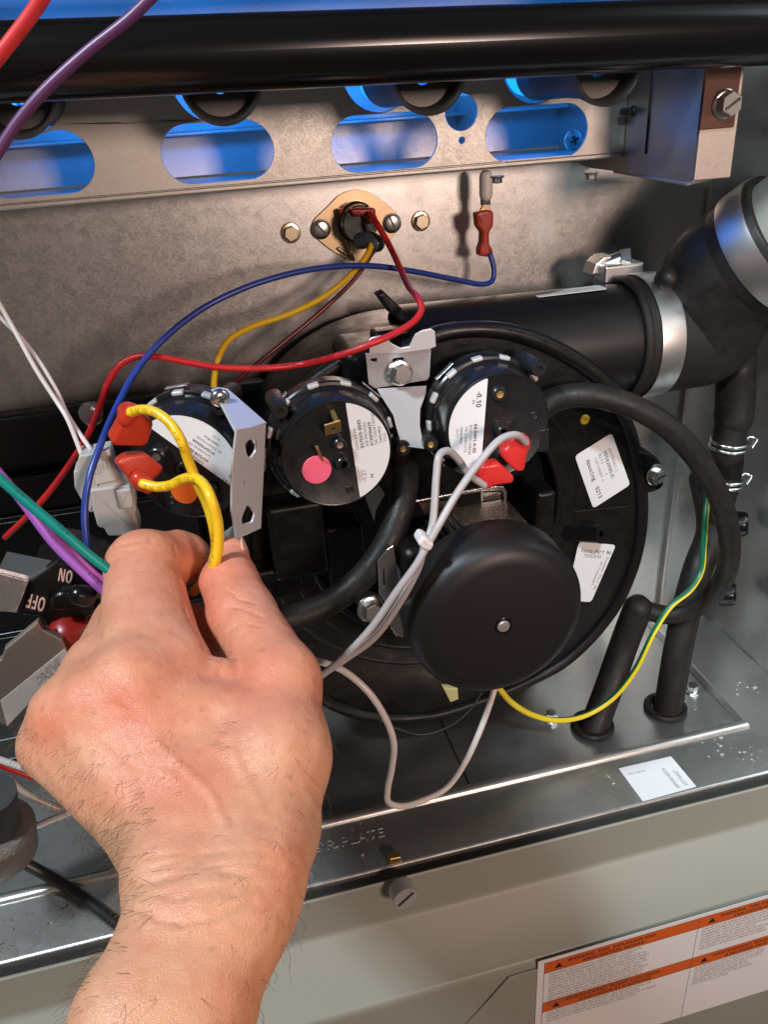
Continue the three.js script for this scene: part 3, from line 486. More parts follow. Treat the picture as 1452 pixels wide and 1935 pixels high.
M.switchGloss = std({ color: C(0.009, 0.0085, 0.0085), roughness: 0.24 });
const dot = (t, u, v, r, color, name = 'coloured_dot') => part(name, crease(lathe([[0, 0.0005], [r - 0.0002, 0.0005], [r, 0.0003], [r, 0]], 36)), std({ color: C(...color), roughness: 0.5 }), t).position.set(u * RF, v * RF, ZF - 0.0002);
function post(t, u, v, r, h, tip, name = 'post') {
  const p = part(name, crease(lathe([[r * 0.55, h], [r * 0.85, h], [r, h - 0.0005], [r * 1.15, 0], [0, 0]], 24)), M.switchBlack, t); p.position.set(u * RF, v * RF, ZF - 0.0006);
  if (tip) part('set_screw', crease(lathe([[0, h - 0.0006], [r * 0.5, h - 0.0004], [r * 0.58, h - 0.0012]], 18)), tip, p);
}
const hole = (t, u, v, r = 0.0011) => { part('hole_rim', new THREE.TorusGeometry(r * 1.25, r * 0.3, 8, 18), M.switchBlack, t).position.set(u * RF, v * RF, ZF - 0.0003); part('hole', crease(lathe([[0, 0.0001], [r, 0.0001]], 16)), M.bore, t).position.set(u * RF, v * RF, ZF - 0.0003); };
const ring = (a0, a1, n) => Array.from({ length: n }, (_, i) => (a0 + (a1 - a0) * i / (n - 1)) * Math.PI / 180);
const warmTip = std({ color: C(0.5, 0.4, 0.34), metalness: 0.9, roughness: 0.35 });
{
  const s1 = pressureSwitch('black pressure switch with an orange dot and two red terminals on yellow wires', {
    seg: [0.85, 0.006], clips: [...ring(-40, 15, 3), ...ring(70, 150, 4), ...ring(235, 260, 2)], ears: [[0.95, 0.0325]],
    draw: (f) => { const a = Math.PI + 0.68; const L = (s, k, z, w, sh = 0) => { const d = k, u = 0.70 * 0.12 + d * 0.70, v = d * 0.71; f(s, u + 0.30 * Math.cos(0.68) * (1 - sh) * 1.05, v - 0.30 * Math.sin(0.68) * (1 - sh) * 1.05, a, z, w); };
      L('SUPPLIER PN', 0.22, 34, '', 0.55); L('9375VB-0028', 0.31, 42, 'bold', 0.45); L('GOODMAN PN', 0.41, 36, '', 0.5); L('0130F0050A', 0.50, 42, 'bold', 0.45); L('SN: 530207/02028', 0.60, 32, '', 0.2); L('Costa Rica', 0.69, 32, 'bold', 0.55); L('29 22', 0.79, 30, '', 0.7);
      f('-0.60', 0.80, -0.36, a, 50); f('PF', 0.83, -0.20, a, 38, 'bold'); },
    extra: (t) => { dot(t, -0.12, -0.48, 0.0062, [0.72, 0.13, 0.01]); post(t, -0.40, 0.28, 0.0040, 0.006, warmTip); post(t, -0.05, -0.02, 0.0028, 0.003); post(t, 0.42, -0.42, 0.003, 0.003, M.brass); hole(t, -0.38, -0.66, 0.0013); hole(t, 0.1, -0.82); },
  });
  face(s1, [-0.0115,0.2354,0.108], [-0.36, -0.02, 0.93]);
  const s2 = pressureSwitch('black pressure switch with a pink dot and a bare brass blade', {
    seg: [0.06, 0.0072], clips: [...ring(12, 160, 6), ...ring(228, 230, 2).slice(0, 1), ...ring(-35, -5, 2)], ears: [[2.35, 0.0325], [-0.12, 0.0322, M.brass]],
    draw: (f) => { const a = -Math.PI / 2 - 0.06; const L = (s, u, v, z, w) => f(s, u, v, a, z, w);
      L('SUPPLIER PN', 0.37, 0.03, 38); L('9375VD-0045', 0.46, 0.05, 48, 'bold'); L('AIR PROVING', 0.55, 0.07, 42); L('0130F00439', 0.64, 0.07, 44, 'bold'); L('SN: 530387/03385', 0.72, 0.08, 40); L('Costa Rica', 0.80, 0.10, 34, 'bold'); L('22/22', 0.88, 0.11, 34);
      L('-1.27', 0.46, -0.60, 56); L('PF', 0.60, -0.55, 42, 'bold'); },
    extra: (t) => { dot(t, -0.40, -0.22, 0.0068, [0.85, 0.12, 0.2]);
      const b = part('blade', box(0.0075, 0.0075, 0.0009, 0, 0, 0, 0.0003), M.brass, t); b.position.set(-0.06 * RF, 0.56 * RF, ZF + 0.003); b.rotation.set(0.5, 0.1, 0.1);
      part('blade_hole', crease(lathe([[0, 0.00055], [0.0008, 0.00055]], 12)), M.darkSlot, b); part('blade_stem', box(0.002, 0.003, 0.006, 0.002, 0.003, -0.003), M.brass, b);
      part('thin_blade', slab([[-0.42 * RF, 0.32 * RF, ZF + 0.006], [-0.37 * RF, 0.30 * RF, ZF + 0.0065], [-0.27 * RF, -0.06 * RF, ZF + 0.001], [-0.31 * RF, -0.06 * RF, ZF + 0.0006]], 0.0007), M.brass, t);
      post(t, 0.04, 0.22, 0.0030, 0.004, warmTip); post(t, 0.06, -0.14, 0.0032, 0.0045); hole(t, -0.62, -0.28, 0.0012); hole(t, 0.16, -0.72, 0.0014); },
  });
  face(s2, [0.0482,0.2323,0.113], [0.03, 0.02, 1]);
  const s3 = pressureSwitch('black pressure switch with two red terminals on grey wires', {
    seg: [3.05, 0.0072], clips: [...ring(5, 35, 2), ...ring(72, 180, 5), ...ring(215, 240, 2)], ears: [[0.82, 0.0322], [3.3, 0.0325, M.brass]],
    draw: (f) => { const a = Math.PI / 2 + 0.08; const L = (s, u, v, z, w) => f(s, u, v, a, z, w);
      L('-0.10', -0.36, 0.72, 70, 'bold'); L('PF', -0.48, 0.58, 44); L('64-0491-A-00', -0.44, 0.12, 50, 'bold'); L('BLOCKED DRAIN', -0.53, 0.12, 42); L('SN: 530401/019', -0.62, 0.10, 38); L('Costa Rica', -0.71, 0.10, 34, 'bold'); L('22/22', -0.79, 0.08, 34); },
    extra: (t) => { post(t, 0.02, 0.62, 0.0036, 0.002, M.brass); post(t, 0.02, -0.05, 0.0030, 0.006); post(t, 0.05, -0.55, 0.0036, 0.004); hole(t, 0.72, 0.10, 0.0013);
      part('locating_lip', box(0.006, 0.012, 0.003, 0.0235, -0.011, ZF - 0.0018, 0.001), M.switchBlack, t); },
  });
  face(s3, [0.1254,0.2343,0.113], [0.02, 0.03, 1]);
}
// brackets
{
  const b1 = thing('switch_bracket', 'bright zinc bracket with keyhole slots screwed to the switch with yellow wires', 'bracket', 'pressure switch brackets');
  const z5 = 0;
  part('front_plate', slab([...[[0.0057,0.2589,0.152],[0.0182,0.2546,0.14],[0.01,0.2068,0.142],[-0.0018,0.2088,0.152],[-0.0018,0.2234,0.154],[0.0018,0.244,0.154]]], 0.0012, { bevel: 0.0003, holes: [
    [[0.0079,0.2512,0.149],[0.0105,0.2521,0.1472],[0.0139,0.2499,0.144],[0.0128,0.2447,0.1442],[0.0096,0.2425,0.1466],[0.0079,0.2455,0.1482]], [[0.0049,0.2353,0.1497],[0.006,0.2346,0.1487],[0.0056,0.2315,0.1487],[0.0044,0.2319,0.1497]], [[0.0047,0.2225,0.1482],[0.0063,0.222,0.147],[0.0085,0.2159,0.1444],[0.0067,0.2121,0.1454],[0.0014,0.2137,0.15],[0.0016,0.2179,0.1504]]] }), M.zincBright = std({ color: C(0.6, 0.57, 0.57), metalness: 0.4, roughness: 0.36 }), b1);
  part('top_arm', slab([[0.0057,0.2589,0.152],[0.0182,0.2546,0.14],[0.0048,0.2679,0.126],[0.0017,0.2714,0.128],[-0.0011,0.2711,0.13],[-0.0013,0.2655,0.132]], 0.0012, { bevel: 0.0003 }), M.zincBright, b1);
  part('foot_arm', slab([[-0.0015,0.2146,0.148],[-0.0017,0.2068,0.148],[-0.008,0.1977,0.135],[-0.0078,0.2023,0.132]], 0.0012, { bevel: 0.0003 }), M.zincBright, b1);
  roundScrew(b1, [0.001,0.2672,0.1345], [0.25, -0.1, 0.95], 0.0042, M.steel);
  settle(b1);
  const b2 = thing('switch_bracket', 'grey zinc hook bracket with a hex screw between two pressure switches', 'bracket', 'pressure switch brackets');
  part('hook', slab([[0.0709,0.2711,0.112],[0.0711,0.2774,0.112],[0.0727,0.2785,0.112],[0.0764,0.2786,0.112],[0.079,0.278,0.112],[0.0815,0.2746,0.112],[0.0856,0.2719,0.112],[0.09,0.2721,0.112],[0.0929,0.2774,0.112],[0.0962,0.2788,0.112],[0.1005,0.2791,0.112],[0.1024,0.2776,0.112],[0.1027,0.2705,0.112],[0.0996,0.2696,0.112],[0.0844,0.2694,0.112]], 0.0012, { bevel: 0.0003 }), M.zincBright, b2);
  part('screw_plate', slab([[0.0694,0.2704,0.11],[0.1008,0.2698,0.11],[0.1007,0.2544,0.106],[0.0995,0.2527,0.106],[0.0762,0.2521,0.106],[0.0739,0.2517,0.106],[0.0708,0.2547,0.106]], 0.0012, { bevel: 0.0003, holes: [[[0.0819,0.2669,0.1096],[0.088,0.2668,0.1096],[0.0884,0.253,0.1064],[0.0821,0.253,0.1064]], [[0.0712,0.2683,0.1096],[0.0751,0.2682,0.1096],[0.0755,0.2664,0.1092],[0.074,0.265,0.1088],[0.0715,0.266,0.109]]] }), M.zincBright, b2);
  part('lower_plate', slab([[0.0741,0.2524,0.108],[0.0985,0.251,0.108],[0.0978,0.2496,0.112],[0.093,0.2433,0.1165],[0.0908,0.2361,0.121],[0.0902,0.2259,0.127],[0.0796,0.2298,0.127],[0.0793,0.2424,0.118],[0.0756,0.2506,0.1125]], 0.0012, { bevel: 0.0003 }), M.zincBright, b2);
  hexScrew(b2, [0.0851,0.2597,0.11], [0.05, 0.1, 1], { r: 0.0046, h: 0.0055, washer: 0.0062, slot: 0, mat: M.steel });
  part('foot', slab([[0.0639,0.1989,0.112],[0.0712,0.2045,0.112],[0.0755,0.1947,0.106],[0.0713,0.1837,0.098],[0.0712,0.1729,0.09]], 0.0012, { bevel: 0.0003 }), M.stainless, b2);
  settle(b2);
}
// red push-on terminals
{
  const T = (label, g, mat, barrel) => { const t = thing('wire_terminal', label, 'terminal', 'red push-on wire terminals'); part('sleeve', crease(mergeVertices((() => { g.deleteAttribute('normal'); g.deleteAttribute('uv'); return g; })(), 1e-6), 0.75), mat, t); if (barrel) part('barrel', barrel, mat, t); settle(t); };
  T('orange-red terminal where the upper yellow wire ends', slab([[-0.0357,0.2716,0.146],[-0.0326,0.2714,0.146],[-0.0287,0.2663,0.144],[-0.0265,0.263,0.142],[-0.0308,0.2536,0.142],[-0.0337,0.2535,0.143],[-0.0436,0.2571,0.146],[-0.0437,0.2592,0.147],[-0.0384,0.2658,0.147],[-0.0379,0.2696,0.147]], 0.0075, { bevel: 0.0012, round: 0.0022 }), M.redTerm, rod([[-0.0335,0.271,0.148], [-0.0365,0.2678,0.147]], 0.0033, 16));
  T('orange-red terminal where the lower yellow wire ends', slab([[-0.0441,0.2495,0.146],[-0.0395,0.2516,0.145],[-0.0321,0.2506,0.143],[-0.0262,0.2426,0.142],[-0.0278,0.2403,0.142],[-0.0302,0.2393,0.143],[-0.0314,0.2368,0.144],[-0.0347,0.2348,0.145],[-0.0369,0.2348,0.146],[-0.0394,0.237,0.147],[-0.04,0.2413,0.147]], 0.008, { bevel: 0.0012, round: 0.0018 }), M.redTerm, rod([[-0.0336,0.2395,0.15], [-0.0366,0.2422,0.148]], 0.0034, 16));
  T('bright red terminal where the looping grey wire ends, beside the dark hose', slab([[0.1274,0.2338,0.146],[0.1362,0.233,0.146],[0.1369,0.2284,0.146],[0.135,0.2247,0.146],[0.1339,0.2163,0.146],[0.1299,0.2164,0.146],[0.1237,0.2235,0.146],[0.1231,0.2281,0.146],[0.1261,0.2301,0.146]], 0.0075, { bevel: 0.0012, round: 0.0018 }), M.redBright, 0);
  T('bright red terminal lying over the motor bracket', slab([[0.1124,0.2179,0.144],[0.1137,0.2211,0.144],[0.1223,0.2214,0.144],[0.1297,0.2132,0.144],[0.1292,0.2098,0.144],[0.1202,0.2101,0.144],[0.1174,0.2088,0.144],[0.1129,0.2096,0.144],[0.1121,0.2133,0.144]], 0.0075, { bevel: 0.0012, round: 0.0018 }), M.redBright, 0);
}

// ---------- hoses ----------
function hose(name, label, pts, r, group) { return single(name, label, 'hose', rod(pts, r, 18, pts.length * 10), M.rubber, group); }
hose('rubber_hose', 'thick brown-black rubber hose arching from a pressure switch down along the cabinet side', [[0.1538,0.2261,0.108],[0.1627,0.2333,0.108],[0.1779,0.2364,0.112],[0.1983,0.2311,0.118],[0.2211,0.2169,0.122],[0.2441,0.1923,0.122],[0.263,0.1626,0.12],[0.2766,0.1282,0.115],[0.2819,0.097,0.105],[0.2754,0.075,0.095],[0.2617,0.0656,0.085],[0.2455,0.0684,0.075]], 0.0062);
hose('rubber_hose', 'dark rubber hose sweeping from the pink-dot switch down behind the hand', [[0.0839,0.2189,0.095],[0.0854,0.2117,0.11],[0.0799,0.1978,0.122],[0.0703,0.183,0.13],[0.0565,0.1684,0.134],[0.0393,0.1578,0.136],[0.0202,0.1537,0.138],[-0.0001,0.1568,0.14]], 0.0066);
hose('drain_hose', 'upright black drain hose standing in the floor grommet beside a floor screw', [[0.3144,0.1301,0.03], [0.3038,0.1084,0.06], ...[[0.2865,0.0878,0.075],[0.2742,0.0509,0.085]], [0.2626,-0.006,0.0975]], 0.0094, 'black drain hoses');
hose('drain_hose', 'leaning black drain hose standing in the floor grommet under the motor', [...[[0.2447,0.0691,0.077],[0.2367,0.0426,0.078],[0.2247,0.0196,0.086]], [0.2078,-0.006,0.098]], 0.0094, 'black drain hoses');
for (const [p, l] of [[[0.2626,-0.006,0.0947], 'black rubber floor grommet around the upright drain hose'], [[0.2081,-0.006,0.096], 'black rubber floor grommet around the leaning drain hose']]) {
  const g = crease(lathe([[0.0092, 0], [0.0135, 0], [0.0142, 0.0008], [0.0142, 0.0026], [0.013, 0.0036], [0.0105, 0.0038], [0.0094, 0.003]], 40)); g.rotateX(-Math.PI / 2); g.translate(p[0], -0.0058, p[2]); single('floor_grommet', l, 'grommet', g, M.rubber, 'rubber floor grommets');
}
{
  const t = thing('drain_trap', 'black drain tube with ribbed joint hanging along the cabinet wall', 'tube');
  const a = [0.3033,0.1841,0.062], b = [0.3027,0.1254,0.062];
  part('upper_tube', rod([[0.304,0.2177,0.062], [0.3054,0.1872,0.062], [0.3057,0.1642,0.062]], 0.0098, 22), M.rubber, t);
  part('joint', rod([[0.3073,0.1592,0.062], [0.3075,0.1481,0.062]], 0.0092, 22), M.plastic, t);
  part('lower_tube', rod([[0.3072,0.1455,0.062], [0.3066,0.1237,0.06], [0.3095,0.0924,0.055]], 0.0096, 22), M.rubber, t);
  for (const q of [[0.3319,0.102,0.05], [0.328,0.0489,0.055]]) { const k = part('plug', at(crease(lathe([[0, 0.006], [0.007, 0.006], [0.0085, 0.004], [0.009, -0.004], [0.006, -0.008], [0, -0.008]], 28)), q, [0.8, 0.1, 0.5]), M.plasticGloss, t); }
  settle(t);
  for (const [c, dd, l] of [[[0.3056,0.17,0.062], [0.06, 1, 0.02], 'bright wire spring clamp around the upper drain tube'], [[0.307,0.1445,0.062], [0.1, 1, 0], 'bright wire spring clamp below the ribbed drain joint']]) {
    const k = thing('spring_clamp', l, 'clamp', 'wire spring clamps');
    for (const o of [-0.0018, 0.0018]) part('coil', (() => { const g = new THREE.TorusGeometry(0.0106, 0.0012, 10, 48); g.translate(0, 0, o); return at(g, c, dd); })(), M.steel, k);
    part('ear', (() => { const g = rod([[0.010, 0, -0.002], [0.015, 0.003, -0.001], [0.019, 0.004, 0.001], [0.0215, 0.001, 0.0], [0.018, -0.001, -0.004]], 0.0012, 10); return at(g, c, dd); })(), M.steel, k);
    settle(k);
  }
}
// ---------- wires ----------
function wire(name, label, pts, r, mat, group) { return single(name, label, 'wire', rod(pts, r, 12, pts.length * 9, true), mat, group); }
const W = { blue: wireMat(0.02, 0.045, 0.24), red: wireMat(0.5, 0.012, 0.014), darkRed: wireMat(0.13, 0.012, 0.01), yellow: wireMat(0.72, 0.44, 0.01), teal: wireMat(0.0, 0.2, 0.16), purple: wireMat(0.3, 0.09, 0.4), pinkPurple: wireMat(0.42, 0.1, 0.36), darkPurple: wireMat(0.1, 0.03, 0.1, 0.4), grey: wireMat(0.4, 0.36, 0.35), white: wireMat(0.62, 0.56, 0.52), nearRed: wireMat(0.55, 0.03, 0.03, 0.4) };
// yellow insulation with faint black print
const yMap = canvasTex(1024, 64, (x, w, h) => { x.fillStyle = '#ffffff'; x.fillRect(0, 0, w, h); x.fillStyle = 'rgba(80,60,10,0.75)'; x.font = '22px monospace'; x.fillText('18 AWG 105C 600V  E 53002  C US  AWM', 20, 24); x.fillText('LL 105C 18 AWG TEW FT1', 300, 56); });
yMap.wrapS = yMap.wrapT = THREE.RepeatWrapping; yMap.repeat.set(1.5, 1);
W.yellowPrint = std({ color: C(0.8, 0.5, 0.012), roughness: 0.36, map: yMap });
const inkMap = canvasTex(1024, 64, (x, w, h) => { x.fillStyle = '#ffffff'; x.fillRect(0, 0, w, h); x.fillStyle = 'rgba(10,5,5,0.7)'; x.font = '20px monospace'; x.fillText('18 AWG 105C 600V  AWM 1015  CSA TEW  LL 53002', 10, 26); x.fillText('VW-1  E 53002  18 AWG  FT1', 420, 58); for (let i = 0; i < 60; i++) { x.fillStyle = 'rgba(20,10,5,' + (0.1 + 0.3 * rnd()).toFixed(2) + ')'; x.fillRect(rnd() * w, rnd() * h, 1 + rnd() * 9, 1 + rnd() * 2); } });
inkMap.wrapS = inkMap.wrapT = THREE.RepeatWrapping; inkMap.repeat.set(3, 1);
for (const k of ['red', 'teal', 'purple', 'nearRed']) { W[k + 'Print'] = W[k].clone(); W[k + 'Print'].map = inkMap; W[k + 'Print'].roughness = 0.42; }
wire('blue_wire', 'blue wire bowing from the flame sensor across the back panel and down to the left', [[0.1611,0.2927,0.026],[0.1625,0.2854,0.028],[0.1609,0.2795,0.03],[0.1551,0.2785,0.032],[0.1399,0.2828,0.036],[0.1135,0.2916,0.045],[0.0894,0.2982,0.052],[0.0665,0.3013,0.058],[0.0445,0.3013,0.064],[0.0204,0.2979,0.07],[-0.0007,0.2916,0.076],[-0.0194,0.2823,0.085],[-0.0334,0.272,0.095],[-0.0427,0.2627,0.112],[-0.0505,0.2531,0.132],[-0.0566,0.2427,0.142],[-0.0604,0.2318,0.146],[-0.0622,0.2192,0.15],[-0.061,0.2059,0.152],[-0.0534,0.1923,0.152]], 0.0015, W.blue);
wire('red_wire', 'bright red wire from the limit switch looping left over the pressure switches', [[0.094,0.3203,0.026],[0.0963,0.3147,0.034],[0.0998,0.3062,0.04],[0.1001,0.2979,0.06],[0.0989,0.2926,0.08],[0.0987,0.2897,0.1],[0.0985,0.2864,0.104],[0.0947,0.2828,0.107],[0.0844,0.2791,0.111],[0.0711,0.2761,0.114],[0.0571,0.2709,0.108],[0.0416,0.2641,0.092],[0.0239,0.2646,0.092],[0.0045,0.2668,0.09],[-0.0118,0.2712,0.088],[-0.0243,0.2747,0.086],[-0.035,0.275,0.084],[-0.0424,0.2715,0.084],[-0.0484,0.2644,0.084],[-0.0542,0.2541,0.084],[-0.0628,0.2402,0.082],[-0.0815,0.2183,0.078],[-0.0992,0.2014,0.074],[-0.116,0.1878,0.07]], 0.0016, W.redPrint);
wire('yellow_wire', 'slim yellow wire from the limit switch dropping behind a pressure switch', [[0.0946,0.3076,0.027],[0.0891,0.301,0.034],[0.0781,0.2928,0.04],[0.0616,0.2843,0.046],[0.0422,0.279,0.052],[0.0223,0.2763,0.058],[0.01,0.2726,0.064],[0.0035,0.2657,0.07],[0.0003,0.2575,0.072],[-0.002,0.2453,0.074]], 0.0016, W.yellow);
wire('brown_wire', 'dark red-brown wire running beside the slim yellow wire', [[0.0969,0.3044,0.025],[0.0916,0.2993,0.03],[0.0807,0.2887,0.034],[0.0603,0.2754,0.04],[0.0415,0.2645,0.044],[0.023,0.2542,0.048],[0.0045,0.2428,0.05]], 0.0012, W.darkRed);
const yw = 'thick printed yellow wires held by the hand';
wire('yellow_wire', 'thick printed yellow wire from the upper red terminal down into the fingers', [...[[-0.0338,0.2713,0.15],[-0.0295,0.2728,0.153],[-0.0247,0.2727,0.157],[-0.0196,0.2696,0.162],[-0.016,0.2633,0.167],[-0.0148,0.2543,0.166],[-0.0129,0.2437,0.166],[-0.0107,0.2344,0.167],[-0.0098,0.2249,0.17]], [-0.0112,0.212,0.1664], [-0.0151,0.2045,0.1685], [-0.0204,0.1955,0.1649]], 0.0020, W.yellowPrint, yw);
wire('yellow_wire', 'thick printed yellow wire from the lower red terminal bending into the fingers', [...[[-0.0349,0.2413,0.152],[-0.0298,0.2404,0.155],[-0.0239,0.2415,0.158],[-0.0186,0.245,0.162],[-0.014,0.2471,0.167],[-0.0106,0.2467,0.173],[-0.0085,0.2437,0.18]], [-0.0075,0.2341,0.1817], [-0.0087,0.2241,0.1825], [-0.0119,0.2154,0.1829], [-0.0165,0.2063,0.1769], [-0.0225,0.1969,0.1689]], 0.0021, W.yellowPrint, yw);
let whichWhite = 0; const pairG = 'pair of thin white wires into the white plug';
for (const pts of [[[-0.0822,0.3115,0.1],[-0.077,0.2967,0.105],[-0.0718,0.281,0.11],[-0.0666,0.2693,0.115],[-0.0631,0.2625,0.12],[-0.0611,0.2545,0.124],[-0.0595,0.2466,0.128]], [[-0.0844,0.3048,0.098],[-0.0762,0.2936,0.102],[-0.0703,0.2824,0.106],[-0.0661,0.2709,0.11],[-0.064,0.2633,0.114],[-0.0604,0.2568,0.12],[-0.0557,0.2491,0.126]]]) wire('white_wire', ['thin white wire entering the plug beside the blue wire', 'thin white wire entering the plug farther from the blue wire'][whichWhite++], pts, 0.0010, W.white, pairG);
wire('teal_wire', 'teal green wire slanting down behind the hand', [[-0.0838,0.2623,0.17],[-0.0727,0.2489,0.175],[-0.0627,0.2374,0.18],[-0.0544,0.2268,0.183],[-0.0447,0.2167,0.186]], 0.0019, W.tealPrint);
wire('purple_wire', 'violet wire running lowest beneath the teal wire', [[-0.0842,0.2634,0.166],[-0.0767,0.2503,0.171],[-0.0689,0.2334,0.176],[-0.0614,0.2225,0.18],[-0.0521,0.2098,0.184]], 0.0018, W.purplePrint);
wire('purple_wire', 'pinkish violet wire between the teal wire and the lowest violet wire', [[-0.0765,0.2401,0.164],[-0.0669,0.2286,0.17],[-0.0594,0.2198,0.176],[-0.0512,0.2107,0.18]], 0.0017, W.pinkPurple);
wire('red_wire', 'near red wire crossing in front of the black gas pipe', [[-0.0261,0.4061,0.1931], [-0.0321,0.4005,0.1911], [-0.0386,0.3951,0.1895], [-0.0468,0.3884,0.1883]], 0.0020, W.nearRedPrint);
wire('purple_wire', 'dull purple wire slanting across the black gas pipe', [[0.0045,0.4092,0.162], [-0.0076,0.401,0.1592], [-0.0223,0.3928,0.1573], [-0.0375,0.383,0.1564], [-0.0484,0.3743,0.1558], [-0.0588,0.3637,0.1558]], 0.0018, W.darkPurple);
wire('grey_wire', 'grey wire arching from the red terminal beside the dark hose to the cable tie', [[0.1331,0.2317,0.148],[0.127,0.2378,0.152],[0.1179,0.2387,0.156],[0.1069,0.2315,0.16],[0.0941,0.2208,0.166],[0.0834,0.2097,0.172],[0.0773,0.2039,0.176],[0.0717,0.1967,0.178],[0.0621,0.1846,0.178],[0.0506,0.1673,0.176],[0.0357,0.1497,0.172],[0.0216,0.1366,0.168]], 0.0017, W.grey, 'pair of grey motor wires');
wire('grey_wire', 'grey wire looping from the red terminal above the motor bracket to the cable tie', [[0.113,0.2135,0.148],[0.1049,0.2214,0.15],[0.0994,0.2304,0.152],[0.0937,0.2366,0.155],[0.0892,0.2366,0.158],[0.0863,0.2287,0.162],[0.0841,0.2195,0.166],[0.0813,0.2091,0.17],[0.0771,0.2028,0.173],[0.0731,0.1916,0.174],[0.0618,0.1726,0.174],[0.0513,0.1579,0.172],[0.0384,0.1482,0.17],[0.0243,0.139,0.168]], 0.0017, W.grey, 'pair of grey motor wires');
single('cable_tie', 'small white cable tie gathering the two grey wires', 'cable tie', slab([[[0.0722,0.2074,0.18],[0.0742,0.2105,0.18],[0.0764,0.2096,0.18],[0.0795,0.2059,0.18],[0.0782,0.2033,0.18],[0.0768,0.2028,0.18],[0.0739,0.2045,0.18]]][0], 0.009, { bevel: 0.0014, round: 0.0012 }), std({ color: C(0.75, 0.68, 0.64), roughness: 0.4 }));
wire('white_wire', 'single white wire hanging in a loop below the motor over the ledge', [[0.017,0.1396,0.15],[0.0275,0.1384,0.156],[0.0376,0.1348,0.162],[0.0472,0.125,0.168],[0.0539,0.1102,0.172],[0.0568,0.0955,0.174],[0.0554,0.0771,0.172],[0.0527,0.0604,0.17],[0.0531,0.0491,0.168],[0.0604,0.0419,0.166],[0.0729,0.0391,0.163],[0.0875,0.0399,0.159],[0.0996,0.0513,0.155],[0.11,0.0668,0.15],[0.1185,0.0834,0.145],[0.1234,0.0903,0.14]], 0.0017, W.white);
wire('thin_dark_wire', 'hair-thin dark wire hanging behind the white loop', [[0.0646,0.0422,0.1],[0.0772,0.0311,0.1],[0.0904,0.024,0.1],[0.1076,0.0261,0.1],[0.1216,0.0361,0.1],[0.1285,0.0469,0.1]], 0.0006, M.darkGrey);
// green and yellow earth wire
{
  const t = canvasTex(16, 64, (x, w, h) => { x.fillStyle = '#e8cf1c'; x.fillRect(0, 0, w, h); x.fillStyle = '#0f5a3c'; x.fillRect(0, 0, w, 30); }); t.wrapS = t.wrapT = THREE.RepeatWrapping;
  const pts = [[0.1272,0.0772,0.13],[0.1384,0.0577,0.125],[0.155,0.0392,0.12],[0.1728,0.0289,0.118],[0.1916,0.0263,0.116],[0.2094,0.034,0.115],[0.2229,0.0524,0.115],[0.2341,0.0795,0.114],[0.2443,0.0937,0.112],[0.2579,0.1017,0.11],[0.2663,0.1103,0.106],[0.2685,0.1262,0.102],[0.2699,0.1418,0.098],[0.2746,0.1548,0.09]];
  const g = new THREE.TubeGeometry(curve(pts), 130, 0.0018, 14);
  const uv = g.attributes.uv; for (let i = 0; i < uv.count; i++) uv.setXY(i, uv.getX(i) * 4, uv.getY(i) + 0.18 + uv.getX(i) * 0.35);
  single('earth_wire', 'green and yellow striped earth wire curving up the right side', 'wire', g, std({ map: t, roughness: 0.36 }));
}
// white plug
{
  const t = thing('plug_connector', 'translucent white two-part plug held under the hand', 'connector');
  const pl = (name, a, thick, bevel = 0.0008) => part(name, slab(a, thick, { bevel, round: 0.0008 }), M.nylon, t);
  pl('upper_shell', [[-0.0601,0.2495,0.132],[-0.0566,0.2495,0.132],[-0.0475,0.25,0.132],[-0.0473,0.2476,0.132],[-0.0468,0.2405,0.132],[-0.0424,0.2366,0.132],[-0.0418,0.2328,0.132],[-0.0414,0.2283,0.132],[-0.0427,0.2269,0.132],[-0.0615,0.2227,0.132],[-0.0618,0.2233,0.132],[-0.0638,0.2297,0.132],[-0.0651,0.2355,0.132],[-0.0638,0.2427,0.132],[-0.0626,0.2431,0.132]], 0.012);
  pl('lower_shell', [[-0.0588,0.2341,0.134],[-0.0424,0.2338,0.134],[-0.0416,0.228,0.134],[-0.0422,0.2214,0.134],[-0.0432,0.2193,0.134],[-0.0425,0.2139,0.134],[-0.0429,0.2086,0.134],[-0.0562,0.2112,0.134],[-0.0572,0.2153,0.134],[-0.0588,0.2156,0.134],[-0.0596,0.2171,0.134],[-0.0598,0.2261,0.134]], 0.013);
  pl('latch', [[-0.0485,0.2334,0.137],[-0.0421,0.2332,0.137],[-0.042,0.2282,0.137],[-0.0425,0.2242,0.137],[-0.0488,0.2243,0.137]], 0.004);
  pl('collar', [[-0.053,0.2506,0.1335],[-0.0473,0.2506,0.1335],[-0.0471,0.2481,0.1335],[-0.0532,0.2479,0.1335]], 0.003, 0.0005);
  const ink = sticker('moulded_print', [[-0.0561,0.2446,0.1323],[-0.0488,0.2461,0.1323],[-0.0474,0.2364,0.1323],[-0.0562,0.2357,0.1323]], [-0.0561,0.2446,0.1323], [-0.0488,0.2461,0.1323], [-0.0562,0.2357,0.1323], 256, 256, (x, w, h) => { blank(x, w, h, '#cfcac2'); for (let i = 0; i < 5; i++) txt(x, ['0130F', '00010', 'E9302', 'PA66', 'XJ03'][i], 24 + i * 46, 20, Math.PI / 2, 42, 'monospace', 'bold', '#6a5f5a'); }, t, { thick: 0.0001 });
  settle(t);
}
